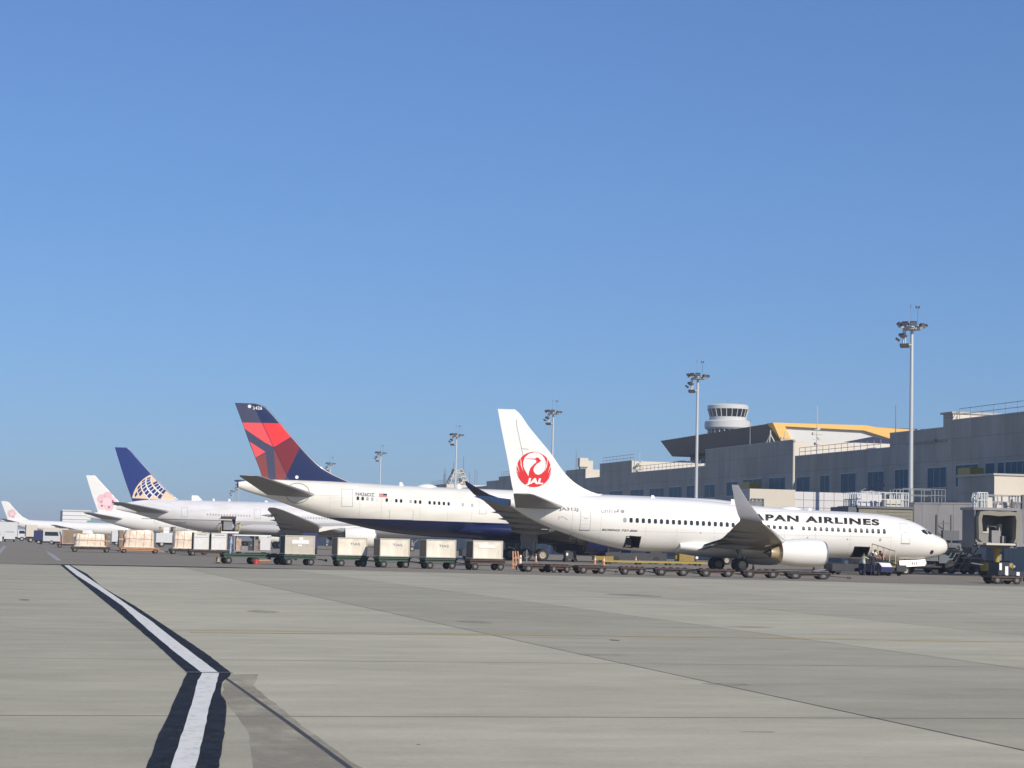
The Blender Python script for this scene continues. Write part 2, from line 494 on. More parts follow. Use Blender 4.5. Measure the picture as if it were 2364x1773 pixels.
def wing_mesh(secs, side, le_mat=1):
    """secs: (s_le, y, z, chord, t/c)"""
    mb = MB(); rings = []
    ts = [0, .004, .015, .04, .09, .17, .28, .42, .58, .75, .9, 1.0]
    for i, (sl, y, z, c, tc) in enumerate(secs):
        a, b = secs[max(0, i - 1)], secs[min(len(secs) - 1, i + 1)]
        dy, dz = b[1] - a[1], b[2] - a[2]; L = math.hypot(dy, dz)
        ny, nz = -dz / L, dy / L
        ring = []
        for t in reversed(ts):
            h = naca(t, tc) * c * 1.15 + .006
            ring.append((-(sl + t * c), side * (y + ny * h), z + nz * h))
        for t in ts[1:]:
            h = -naca(t, tc) * c * .85 - .006
            ring.append((-(sl + t * c), side * (y + ny * h), z + nz * h))
        rings.append(ring)
    n = len(rings[0]); b0 = len(mb.v)
    for r in rings: mb.v += r
    nu = len(ts)
    for i in range(len(rings) - 1):
        for j in range(n):
            k = (j + 1) % n
            mb.f.append([b0 + i * n + j, b0 + i * n + k, b0 + (i + 1) * n + k, b0 + (i + 1) * n + j])
            mb.mi.append(le_mat if nu - 4 <= j <= nu + 1 else 0)
    mb.f.append([b0 + j for j in range(n)]); mb.mi.append(0)
    mb.f.append([b0 + (len(rings) - 1) * n + j for j in range(n)]); mb.mi.append(0)
    return mb

def wheel_mesh(r, w, y, s, n=20):
    mb = MB()
    mb.revolve([(-w / 2, r * .55), (-w / 2, r * .86), (-w * .36, r * .97), (0, r), (w * .36, r * .97), (w / 2, r * .86), (w / 2, r * .55)], (-s, y, r), n, 0, 'y')
    mb.revolve([(-w * .42, .001), (-w * .42, r * .22), (-w * .30, r * .30), (-w * .46, r * .56), (w * .46, r * .56), (w * .3, r * .3), (w * .42, r * .2), (w * .42, .001)], (-s, y, r), n, 1, 'y')
    return mb

def gear(root, name, s, y, r, w, axles, top, gap, strut_r=.16, lab=None, lean=0):
    """axles: wheel s offsets; two wheels each; strut up to `top`"""
    mb = MB()
    mb.tube((-s, y, r), (-s - lean, y, top), strut_r * .7, strut_r, 12)
    mb.tube((-s, y, r * 1.6), (-s - lean * .5, y, (top + r) * .55), strut_r * 1.25, strut_r * 1.25, 12)
    if len(axles) > 1: mb.beam((-s - min(axles), y, r), (-s - max(axles), y, r), strut_r * 1.5, strut_r * 1.5)
    for a in axles: mb.tube((-s - a, y - gap / 2, r), (-s - a, y + gap / 2, r), strut_r * .55, n=8)
    mb.beam((-s + .25, y, r * 1.5), (-s - lean * .4 + .45, y, (r + top) * .5), .08, .14)
    mb.tube((-s, y, (r + top) * .45), (-s + (1.6 if y == 0 else .0), y * .55, top), strut_r * .5, n=8)
    g = mb.build(name, ['gunmetal'], root, smooth=40)
    for a in axles:
        for q in (-1, 1):
            wheel_mesh(r, w, y + q * gap / 2, s + a).build('wheel', ['tyre', 'hub'], g, smooth=40)
    return g

def engine(root, s, y, z, L, Rr, pyl, col='jet_white', side=-1, squash=.86, inner='dark_metal', core='cream_metal', scol=None):
    """nacelle at s (intake lip), pylon from the nacelle to the wing: pyl = (s0, s1, z_top0, z_top1)"""
    c = (-s, side * y, z)
    e = MB()
    e.revolve([(-.04 * L, Rr * .86), (-.10 * L, Rr * .95), (-.24 * L, Rr), (-.45 * L, Rr * 1.0), (-.70 * L, Rr * .96), (-.88 * L, Rr * .88), (-L, Rr * .80), (-L, Rr * .765), (-.8 * L, Rr * .82)], c, 36, 0, 'x', squash)
    nac = e.build('engine_nacelle', [col], root, smooth=35)
    l = MB()
    l.revolve([(-.22 * L, Rr * .76), (-.08 * L, Rr * .78), (-.01 * L, Rr * .80), (0, Rr * .825), (-.012 * L, Rr * .85), (-.045 * L, Rr * .877)], c, 36, 0, 'x', squash)
    l.build('intake_lip', ['slat_metal' if scol is None else scol], nac, smooth=40)
    f = MB()
    f.revolve([(-.20 * L, .01), (-.20 * L, Rr * .77)], c, 30, 0, 'x', squash)
    f.revolve([(-.10 * L, .01), (-.14 * L, Rr * .16), (-.2 * L, Rr * .26)], c, 16, 1, 'x')
    f.build('fan', ['dark_metal', 'gunmetal'], nac, smooth=30)
    x = MB()
    x.revolve([(-.80 * L, Rr * .72), (-.985 * L, Rr * .70), (-1.01 * L, Rr * .52), (-1.06 * L, Rr * .42), (-1.20 * L, Rr * .34), (-1.20 * L, Rr * .32), (-1.0 * L, Rr * .34)], c, 30, 0, 'x')
    x.build('exhaust_nozzle', [core], nac, smooth=35)
    k = MB()
    k.revolve([(-1.08 * L, Rr * .26), (-1.20 * L, Rr * .22), (-1.36 * L, .02)], c, 20, 0, 'x')
    k.build('exhaust_cone', [inner], nac, smooth=35)
    p = MB()
    s0, s1, za, zb = pyl
    rings = []
    for i in range(9):
        t = i / 8; ss = s0 + (s1 - s0) * t
        hw = .20 * Rr * math.sin(math.pi * min(1, max(.02, t * .9 + .06))) ** .6 + .03
        zt = za + (zb - za) * t + .10 * math.sin(math.pi * t)
        zl = z + Rr * (.80 if t < .6 else .80 - (t - .6) * 1.1)
        rings.append([(-ss, side * y - hw, zl), (-ss, side * y + hw, zl), (-ss, side * y + hw, zt), (-ss, side * y - hw, zt)])
    p.loft(rings, 0)
    p.build('engine_pylon', ['jet_white'], root, smooth=30)
    return nac

def fairings(root, specs, side, mat='wing_grey'):
    for s0, L, y, z, r in specs:
        mb = MB()
        mb.revolve([(0, .01), (-.1 * L, r * .6), (-.35 * L, r), (-.65 * L, r * .85), (-L, .01)], (-s0, side * y, z), 10, 0, 'x')
        mb.build('flap_track_fairing', [mat], root, smooth=50)

def strip_outline(name, hull, s0, s1, z0, z1, parent, w=.04, mat='outline', sill=True, off=.012, label=None, face='jet_white'):
    """door: a panel a few millimetres proud with a grey seam round it and a darker sill"""
    z = lambda zz: zz
    polys = [(0, [(s0, z0), (s1, z0), (s1, z1), (s0, z1)]),
             (1, [(s0 - w, z0 - w), (s1 + w, z0 - w), (s1 + w, z0), (s0 - w, z0)]),
             (1, [(s0 - w, z1), (s1 + w, z1), (s1 + w, z1 + w), (s0 - w, z1 + w)]),
             (1, [(s0 - w, z0), (s0, z0), (s0, z1), (s0 - w, z1)]),
             (1, [(s1, z0), (s1 + w, z0), (s1 + w, z1), (s1, z1)])]
    if sill: polys.append((2, [(s0 - w, z0 - w - .05), (s1 + w, z0 - w - .05), (s1 + w, z0 - w), (s0 - w, z0 - w)]))
    d = decal(name, polys, hull.fn(off), .3, [face, mat, 'gunmetal'], parent, label)
    return d

def rrect(s, z, w, h, r=.35):
    """rounded rectangle polygon, r as a share of the width"""
    q = r * w; o = []
    for cx, cy, a0 in ((w / 2 - q, h / 2 - q, 0), (-w / 2 + q, h / 2 - q, 90), (-w / 2 + q, -h / 2 + q, 180), (w / 2 - q, -h / 2 + q, 270)):
        for k in (0, 45, 90):
            a = R(a0 + k); o.append((s + cx + q * math.cos(a), z + cy + q * math.sin(a)))
    return o

def cabin_windows(root, hull, ss, zf, w, h, shades, rim=True, off=.014):
    for i, s in enumerate(ss):
        polys = [(0, rrect(s, zf(s), w, h))]
        mat = shades(i)
        decal('cabin_window', polys, hull.fn(off), .5, [mat], root)

def hold(root, hull, s0, s1, z0, z1, depth, parcel=True, name='cargo_hold'):
    y = -min(hull.half((s0 + s1) / 2, z1), hull.half((s0 + s1) / 2, z0))
    mb = MB()
    yb = y + depth
    yf = -hull.half((s0 + s1) / 2, (z0 + z1) / 2) + .03
    mb.add([(-s0, yf, z0), (-s1, yf, z0), (-s1, yf, z1), (-s0, yf, z1), (-s0, yb, z0), (-s1, yb, z0), (-s1, yb, z1), (-s0, yb, z1)],
           [(4, 5, 6, 7), (0, 1, 5, 4), (1, 2, 6, 5), (2, 3, 7, 6), (3, 0, 4, 7)], 0)
    if parcel: mb.box(-s1 + .12, -s1 + .75, y + .35, y + .9, z0 + .05, z1 - .15, 1)
    return mb.build(name, ['hold_dark', 'hold_grey'], root, fix=False)

def antenna(root, s, z, L, h, mat='jet_white'):
    mb = MB()
    mb.add([(-s, -.04, z), (-s, .04, z), (-s - L, .04, z), (-s - L, -.04, z), (-s - L * .45, -.02, z + h), (-s - L * .45, .02, z + h), (-s - L, .02, z + h), (-s - L, -.02, z + h)],
           [(0, 1, 5, 4), (1, 2, 6, 5), (2, 3, 7, 6), (3, 0, 4, 7), (4, 5, 6, 7)])
    mb.build('antenna', [mat], root)

def dome(root, s, z, L, w, h, mat='jet_white'):
    mb = MB(); rings = []
    for i in range(9):
        t = i / 8; a = math.sin(math.pi * min(max(t, .02), .98)) ** .6
        rings.append([(-s - L * t, w / 2 * a * math.cos(math.pi * k / 8), z - .1 + (h + .1) * a * math.sin(math.pi * k / 8)) for k in range(9)])
    mb.loft(rings, 0)
    mb.build('antenna_dome', [mat], root, smooth=50)

def cockpit(root, hull, panes, off=.015):
    polys = [(0, p) for p in panes]
    a = decal('cockpit_window', polys, hull.fn(off), .2, ['glass_dark'], root)
    decal('cockpit_window', polys, hull.fn(off, 1), .2, ['glass_dark'], root)

def seams(root, hull, ss, lo, lap, mat, zlo=0):
    """faint skin joints round the hull and along two lap lines"""
    polys = []
    for s in ss:
        zc, b, w = hull.ring(s)
        z0, z1, n = max(zlo, zc - b * .93), zc + b * .93, 10
        for i in range(n):
            a, c = z0 + (z1 - z0) * i / n, z0 + (z1 - z0) * (i + 1) / n
            polys.append((0, [(s, a), (s + .035, a), (s + .035, c), (s, c)]))
    for z in lap:
        s = ss[0]
        while s < ss[-1] + .02:
            e = min(s + 1.5, ss[-1] + .035); polys.append((0, [(s, z), (e, z), (e, z + .03), (s, z + .03)])); s = e
    decal('skin_seam', polys, hull.fn(.006), .8, [mat], root)

# ------------------------------------------------------------ 1. single-aisle jet with the crane emblem
def crane_jet():
    t = thing('passenger_jet', 'nearest white single-aisle jet with a round red crane emblem on its tail',
              'airliner', (79.36, 161.5, 0), R(-.75), 'jets parked nose-in at the terminal')
    hull = Hull(
        top=[(0, 2.47), (.12, 2.72), (.38, 2.96), (.92, 3.24), (1.51, 3.47), (2.09, 3.82), (2.9, 4.26), (3.97, 4.62), (5.22, 4.86), (6.64, 5.02), (8.4, 5.10), (13, 5.20), (18, 5.45), (22.5, 5.75), (26.5, 5.86), (30, 5.92), (34, 5.92), (36.5, 5.75), (38.05, 5.42)],
        bot=[(0, 2.38), (.12, 2.12), (.55, 1.79), (1.27, 1.52), (2.16, 1.36), (3.05, 1.28), (4.83, 1.24), (7.5, 1.23), (11, 1.27), (16, 1.33), (22.7, 1.42), (26.4, 1.45), (28.5, 1.57), (29.5, 1.74), (30.6, 1.97), (32, 2.30), (32.7, 2.52), (34.8, 3.22), (36.4, 3.90), (38.05, 4.85)],
        wid=[(0, .06), (.12, .34), (.38, .62), (.92, .95), (1.5, 1.17), (2.1, 1.34), (2.9, 1.53), (4, 1.70), (5.2, 1.81), (6.6, 1.87), (8.4, 1.88), (27, 1.88), (28.5, 1.84), (30.6, 1.68), (32.7, 1.42), (34.8, 1.05), (36.4, .70), (38.05, .26)])
    holes = [(7.85, 9.15, 1.36, 2.20), (27.6, 28.75, 1.75, 2.62)]
    fus = hull.mesh(holes).build('fuselage', ['jet_white'], t, smooth=40)
    for h, d in zip(holes, (1.3, 1.4)): hold(t, hull, h[0], h[1], h[2], h[3], d, parcel=(h[0] > 20))
    for h in holes:   # door frame round each opening
        s0, s1, z0, z1 = h; w = .05
        decal('cargo_door_frame', [(0, [(s0 - w, z0 - w), (s0, z0 - w), (s0, z1 + w), (s0 - w, z1 + w)]), (0, [(s1, z0 - w), (s1 + w, z0 - w), (s1 + w, z1 + w), (s1, z1 + w)]),
              (0, [(s0, z1), (s1, z1), (s1, z1 + w), (s0, z1 + w)])], hull.fn(.02), .2, ['machine_dark'], t)
    # dorsal fin and rudder
    fin = Fin(le=[(5.3, 30.4), (5.6, 29.4), (5.87, 30.25), (6.09, 31.09), (6.42, 31.93), (6.9, 32.77), (7.43, 33.4), (7.91, 33.83), (9.18, 34.79), (10.24, 35.74), (11.31, 36.69), (12.30, 37.44), (12.60, 37.82)],
              te=[(5.3, 37.62), (5.9, 37.75), (6.4, 37.91), (8.17, 38.26), (9.45, 38.55), (10.93, 38.89), (12.6, 39.25)], tc=.095, tmax=.26)
    fin.mesh(5.62, 12.60).build('vertical_fin', ['jet_white'], t, smooth=40)
    rud = lambda z: 36.35 + (z - 6) * .245 if z < 11.4 else 37.67
    zz = [6.3 + .5 * i for i in range(12)]
    decal('rudder_seam', [(0, [(rud(a), a), (rud(a) + .04, a), (rud(b) + .04, b), (rud(b), b)]) for a, b in zip(zz, zz[1:])]
          + [(0, [(37.2, 9.45), (36.65, 9.42), (36.65, 9.46), (37.2, 9.49)])], fin.fn(.008), .5, ['lettering_grey'], t)
    # crane emblem (traced in units of the disc radius)
    s0, z0, rr = 36.17, 7.83, 1.42
    U = lambda pts, k=1: [(s0 - (x - 805) / 330 * rr, z0 + (1350 - y) / 330 * rr) for x, y in pts]
    disc = [(805 + 332 * math.cos(R(a)), 1350 + 330 * math.sin(R(a))) for a in range(0, 360, 6)]
    em = decal('tail_emblem', [(0, U(disc))], fin.fn(.014), .35, ['crane_red'], t)
    white = [(810, 1028), (700, 1060), (625, 1130), (597, 1215), (600, 1290), (630, 1360), (668, 1420), (703, 1478), (712, 1400), (735, 1325), (790, 1262), (846, 1214), (850, 1188),
             (826, 1165), (640, 1156), (640, 1150), (826, 1144), (850, 1122), (885, 1122), (942, 1185), (905, 1215), (862, 1240), (812, 1300), (795, 1350), (808, 1398), (845, 1436), (900, 1446),
             (958, 1420), (1008, 1360), (1030, 1290), (1028, 1200), (1003, 1130), (950, 1070), (885, 1036)]
    slits = []
    for a, w_, L in ((168, 9, 150), (182, 8, 130), (195, 7, 100), (208, 6, 70)):
        for m in (1, -1):
            x0, y0 = 805 + m * 334 * math.cos(R(a)), 1350 - 334 * math.sin(R(a)) * (1 if a < 180 else 1)
            x0b, y0b = 805 + m * 334 * math.cos(R(a - w_ * .55)), 1350 - 334 * math.sin(R(a - w_ * .55))
            d = (m * math.cos(R(a)), -math.sin(R(a)))
            tx, ty = x0 - m * -.42 * L * -1 * -1 if False else x0 + m * .40 * L, y0 + .92 * L
            slits.append([(x0, y0), (x0b, y0b), (tx, ty)])
    for m in (1, -1):   # long slit between the ring and the outer wing
        slits.append([(805 - m * 255, 1140), (805 - m * 262, 1150), (805 - m * 252, 1280), (805 - m * 205, 1395), (805 - m * 236, 1275)])
    decal('emblem_bird', [(0, U(white))] + [(0, U(q)) for q in slits], fin.fn(.020), .35, ['jet_white'], em)
    lettering('emblem_lettering', 'JAL', s0 + .62, s0 - .78, z0 - 1.13, z0 - 1.13, .44, fin.fn(.021), 'jet_white', em, bold=.05, slant=.25)
    # stabilisers
    for side in (-1, 1):
        sec = [(33.3, .3, 4.75, 4.4, .10), (33.8, .9, 4.85, 4.05, .10), (37.7, 6.6, 5.62, 1.7, .09), (38.25, 7.15, 5.7, 1.2, .06)]
        wing_mesh(sec, side).build('tail_stabiliser', ['wing_grey', 'slat_metal'], t, smooth=40)
    # wings and winglets
    for side in (-1, 1):
        secs = [(13.7, .6, 2.05, 8.6, .12), (14.7, 1.9, 2.15, 7.6, .13), (16.9, 5.8, 2.60, 5.3, .12), (19.8, 11.3, 3.15, 3.7, .11), (22.65, 16.3, 3.76, 2.0, .10), (23.0, 17.0, 3.9, 1.75, .10)]
        w = wing_mesh(secs, side).build('wing', ['wing_grey', 'slat_metal'], t, smooth=40)
        wl = [(23.0, 17.0, 3.9, 1.75, .10), (23.22, 17.32, 4.05, 1.62, .09), (23.5, 17.55, 4.35, 1.6, .08), (24.3, 17.72, 5.2, 1.1, .08), (25.25, 17.95, 6.5, .5, .07)]
        wing_mesh(wl, side, 0).build('winglet', ['winglet_grey'], w, smooth=40)
        fairings(w, [(18.9, 3.9, 4.2, 2.05, .26), (19.8, 3.3, 8.2, 2.62, .22), (21.2, 2.7, 11.8, 3.05, .18)], side)
        # lowered inboard flap leaves
        mb = MB()
        for a, b_, dz in ((21.5, 22.3, -.18), (22.2, 22.9, -.42)):
            mb.add([(-a, side * 1.95, 2.25 + dz), (-b_, side * 1.95, 2.12 + dz), (-b_ - .05, side * 5.2, 2.5 + dz), (-a - .05, side * 5.2, 2.62 + dz)]
                   + [(-a, side * 1.95, 2.17 + dz), (-b_, side * 1.95, 2.09 + dz), (-b_ - .05, side * 5.2, 2.47 + dz), (-a - .05, side * 5.2, 2.54 + dz)],
                   [(0, 1, 2, 3), (7, 6, 5, 4), (0, 4, 5, 1), (1, 5, 6, 2), (2, 6, 7, 3), (3, 7, 4, 0)])
        mb.build('flap', ['wing_grey'], w)
        engine(t, 13.15, 4.83, 1.60, 3.85, 1.20, (13.9, 18.2, 2.74, 2.40), side=side, squash=.90)
    # belly fairing
    mb = MB(); rings = []
    for s, w, zb in ((13.2, .4, 1.5), (14.2, 1.5, 1.22), (16, 2.0, 1.10), (19, 2.08, 1.05), (21.5, 2.02, 1.10), (22.8, 1.95, 1.22), (24.2, 1.6, 1.42)):
        rings.append([(-s, w * math.sin(2 * math.pi * k / 20), (zb + 2.5) / 2 + (2.5 - zb) / 2 * math.cos(2 * math.pi * k / 20)) for k in range(20)])
    mb.loft(rings, 0); mb.build('wing_root_fairing', ['jet_white'], t, smooth=50)
    # undercarriage
    for y in (-2.86, 2.86): gear(t, 'main_landing_gear', 19.6, y, .56, .42, [0], 2.1, .86, .15)
    gear(t, 'nose_landing_gear', 4.0, 0, .34, .22, [0], 1.4, .46, .09)
    for y in (-.42, .42):
        mb = MB(); mb.add([(-4.6, y, .62), (-2.35, y, .78), (-2.2, y, 1.0), (-2.3, y * .7, 1.36), (-4.6, y * .7, 1.16)], [(0, 1, 2, 3, 4)])
        mb.add([(-4.6, y * 1.08, .62), (-2.35, y * 1.08, .78), (-2.2, y * 1.08, 1.0), (-2.3, y * .78, 1.36), (-4.6, y * .78, 1.16)], [(4, 3, 2, 1, 0)])
        d = mb.build('nose_gear_door', ['jet_white'], t, fix=False)
        if y < 0: flat_text('door_number', '312', (-3.55, y * 1.08 - .012, .83), (1, 0, .07), (0, 0, 1), .55, .24, 'lettering_grey', d, .02)
    # cabin windows
    zf = lambda s: 3.55 + (s - 6.64) * .0183
    ss = [6.64 + .508 * i for i in range(46)]
    ss = [s for i, s in enumerate(ss) if i not in (15, 45)]
    cabin_windows(t, hull, ss, zf, .27, .40, lambda i: 'glass_grey' if i in (43,) else 'glass_dark')
    for s in (9.9, 13.4, 22.6): cabin_windows(t, hull, [s], lambda q: zf(q) - .78, .10, .10, lambda i: 'lettering_grey')
    strip_outline('service_door', hull, 31.8, 32.55, 3.1, 4.74, t, .035)
    strip_outline('service_door', hull, 4.32, 5.08, 2.62, 4.22, t, .035)
    for z in (3.93, 2.0): pass
    decal('door_handle', [(0, rrect(4.7, 3.52, .28, .06))], hull.fn(.02), .5, ['gunmetal'], t)
    decal('door_handle', [(0, rrect(32.15, 4.0, .28, .05))], hull.fn(.02), .5, ['outline'], t)
    decal('access_panel', [(0, rrect(7.0, 2.85, .2, .24)), ], hull.fn(.014), .5, ['outline'], t)
    decal('static_port', [(0, rrect(2.05, 1.93, .34, .36, .5))], hull.fn(.02), .3, ['machine_dark'], t)
    cockpit(t, hull, [[(3.10, 3.74), (2.66, 3.80), (2.40, 3.42), (2.60, 3.38), (2.95, 3.52)], [(2.58, 3.80), (2.14, 3.72), (1.82, 3.47), (2.05, 3.40), (2.32, 3.42)]])
    lettering('fuselage_lettering', 'JAPAN AIRLINES', 18.75, 7.00, 4.25, 4.05, .50, hull.fn(.014), 'lettering_black', t, bold=.047, slant=.22, spacing=1.16)
    lettering('registration', 'JA312J', 34.3, 32.75, 4.62, 4.60, .24, hull.fn(.014), 'lettering_grey', t, bold=.03)
    lettering('charity_lettering', 'unicef', 30.9, 29.42, 4.48, 4.46, .34, hull.fn(.014), 'lettering_grey', t, bold=.02)
    decal('charity_globe', [(0, [(29.17 + .18 * math.cos(R(a)), 4.62 + .16 * math.sin(R(a))) for a in range(0, 360, 30)])], hull.fn(.012), .3, ['lettering_grey'], t)
    lettering('type_lettering', 'BOEING 737-800', 30.8, 27.95, 3.06, 3.02, .15, hull.fn(.014), 'lettering_black', t, bold=.02, slant=.3)
    decal('vent_outline', [(0, [(34.3, 4.05), (33.95, 4.05), (33.95, 4.10), (34.3, 4.10)]), (0, [(33.95, 4.10), (33.6, 3.88), (33.6, 3.83), (33.95, 4.05)]), (0, [(34.3, 3.85), (34.26, 3.85), (34.26, 4.05), (34.3, 4.05)])], hull.fn(.012), .3, ['outline'], t)
    seams(t, hull, [6.0, 9.6, 12.7, 15.4, 18.2, 21.4, 24.6, 27.2, 30.9, 33.2, 35.4], 1.4, (3.05, 4.95), 'seam_pale')
    for s, L, h in ((25.9, .35, .22), (18.9, .5, .42), (12.3, .3, .2)): antenna(t, s, lerp_tab(hull.top, s) - .03, L, h)
    dome(t, 13.1, lerp_tab(hull.top, 13.6) - .02, 2.3, 1.1, .26)
    mb = MB(); mb.tube((-33.1, -.3, 2.62), (-33.1, -.3, 2.25), .1, .06, 8); mb.build('drain_mast', ['machine_dark'], t)
    mb = MB(); mb.revolve([(0, .24), (-.18, .19)], (-38.0, 0, 5.12), 16, 0, 'x', cap=True); mb.build('tail_exhaust', ['dark_metal'], t)
    return t

# ------------------------------------------------------------ wide-body twin, two makes share this
def widebody(t, hull, holes, skin, P):
    hull.mesh(holes).build('fuselage', [skin], t, smooth=40)
    for side in (-1, 1):
        w = wing_mesh(P['wing'], side).build('wing', ['wing_grey', 'slat_metal'], t, smooth=40)
        if 'winglet' in P: wing_mesh(P['winglet'], side, 0).build('winglet', [P.get('winglet_mat', 'winglet_grey') if side < 0 else 'jet_white'], w, smooth=40)
        fairings(w, P['fairings'], side, P.get('fairing_mat', 'wing_grey'))
        wing_mesh(P['stab'], side).build('tail_stabiliser', ['wing_grey', 'slat_metal'], t, smooth=40)
        e = P['engine']
        engine(t, e['s'], e['y'], e['z'], e['L'], e['R'], e['pyl'], col=e.get('col', 'jet_white'), side=side, squash=1.0, core=e.get('core', 'dark_metal'))
        g = P['main']
        gear(t, 'main_landing_gear', g['s'], side * g['y'], g['r'], .5, g['axles'], g['top'], g['gap'], .24)
    gear(t, 'nose_landing_gear', P['nose_s'], 0, .52, .38, [0], 2.6, .8, .16)
    mb = MB(); rings = []
    for s, w, zb in P['fairing']:
        zt = P['fairing_top']
        rings.append([(-s, w * math.sin(2 * math.pi * k / 24), (zb + zt) / 2 + (zt - zb) / 2 * math.cos(2 * math.pi * k / 24)) for k in range(24)])
    mb.loft(rings, 0); mb.build('wing_root_fairing', [P.get('belly', skin)], t, smooth=50)

A330 = dict(
    wing=[(20.2, .8, 2.9, 12.0, .13), (21.8, 2.82, 3.05, 10.4, .13), (26.6, 9.4, 3.95, 6.9, .12), (32.2, 20.0, 5.1, 4.5, .11), (36.6, 28.8, 6.05, 2.8, .10)],
    winglet=[(36.6, 28.8, 6.05, 2.8, .10), (37.8, 29.9, 6.25, 2.2, .09), (39.2, 30.9, 6.65, 1.55, .08), (40.2, 31.5, 7.1, 1.1, .07), (41.0, 31.8, 7.5, .7, .07), (41.6, 31.95, 7.85, .2, .06)],
    stab=[(53.3, .5, 6.7, 6.2, .10), (54.2, 1.5, 6.8, 5.6, .10), (60.4, 9.2, 8.4, 2.5, .09), (61.15, 9.75, 8.52, 1.7, .05)],
    fairings=[(28.6, 4.8, 7.2, 3.25, .38), (30.4, 4.2, 12.0, 3.9, .34), (32.1, 3.9, 16.5, 4.45, .3), (34.3, 3.2, 21.5, 5.05, .26)],
    engine=dict(s=20.0, y=9.37, z=2.55, L=5.1, R=1.9, pyl=(21.0, 29.2, 4.35, 3.85)),
    main=dict(s=30.2, y=5.34, r=.70, axles=[-.95, .95], top=3.9, gap=1.4),
    nose_s=6.7, fairing=[(19.5, .6, 2.5), (21, 2.4, 2.2), (24, 2.95, 1.98), (30, 3.02, 1.9), (34, 2.95, 2.1), (37, 2.5, 2.35), (39.5, 1.6, 2.5)], fairing_top=4.6)

def a330_hull():
    return Hull(
        top=[(0, 4.1), (.15, 4.5), (.8, 5.1), (1.8, 5.75), (3, 6.35), (4.6, 6.95), (6.5, 7.35), (9, 7.55), (14, 7.62), (22, 7.72), (30.8, 7.92), (39.2, 8.04), (45.1, 8.15), (50.5, 8.33), (54, 8.40), (58.9, 8.42), (61, 8.34), (62.75, 8.05)],
        bot=[(0, 4.0), (.15, 3.6), (.8, 3.0), (2, 2.5), (4, 2.15), (7, 1.98), (12, 1.98), (20, 2.08), (33, 2.25), (40.2, 2.42), (45, 2.75), (47.6, 3.12), (50.4, 3.72), (53.2, 4.40), (56, 5.25), (58.84, 6.20), (61.6, 6.95), (62.75, 7.40)],
        wid=[(0, .06), (.15, .6), (.8, 1.25), (1.8, 1.75), (3, 2.15), (4.6, 2.5), (6.5, 2.72), (9, 2.82), (40, 2.82), (45, 2.7), (48, 2.45), (51, 2.08), (54, 1.65), (57, 1.2), (60, .75), (62, .42), (62.75, .30)])

A330_FIN_LE = [(7.9, 49.2), (8.45, 50.53), (9.27, 52.38), (10.0, 53.65), (11.02, 54.8), (12.21, 55.96), (13.35, 57.0), (14.89, 58.4), (16.4, 59.85), (16.72, 60.3), (16.84, 61.0)]
A330_FIN_TE = [(7.9, 59.9), (8.75, 60.14), (10.82, 60.96), (12.78, 61.78), (14.79, 62.55), (16.86, 63.4)]

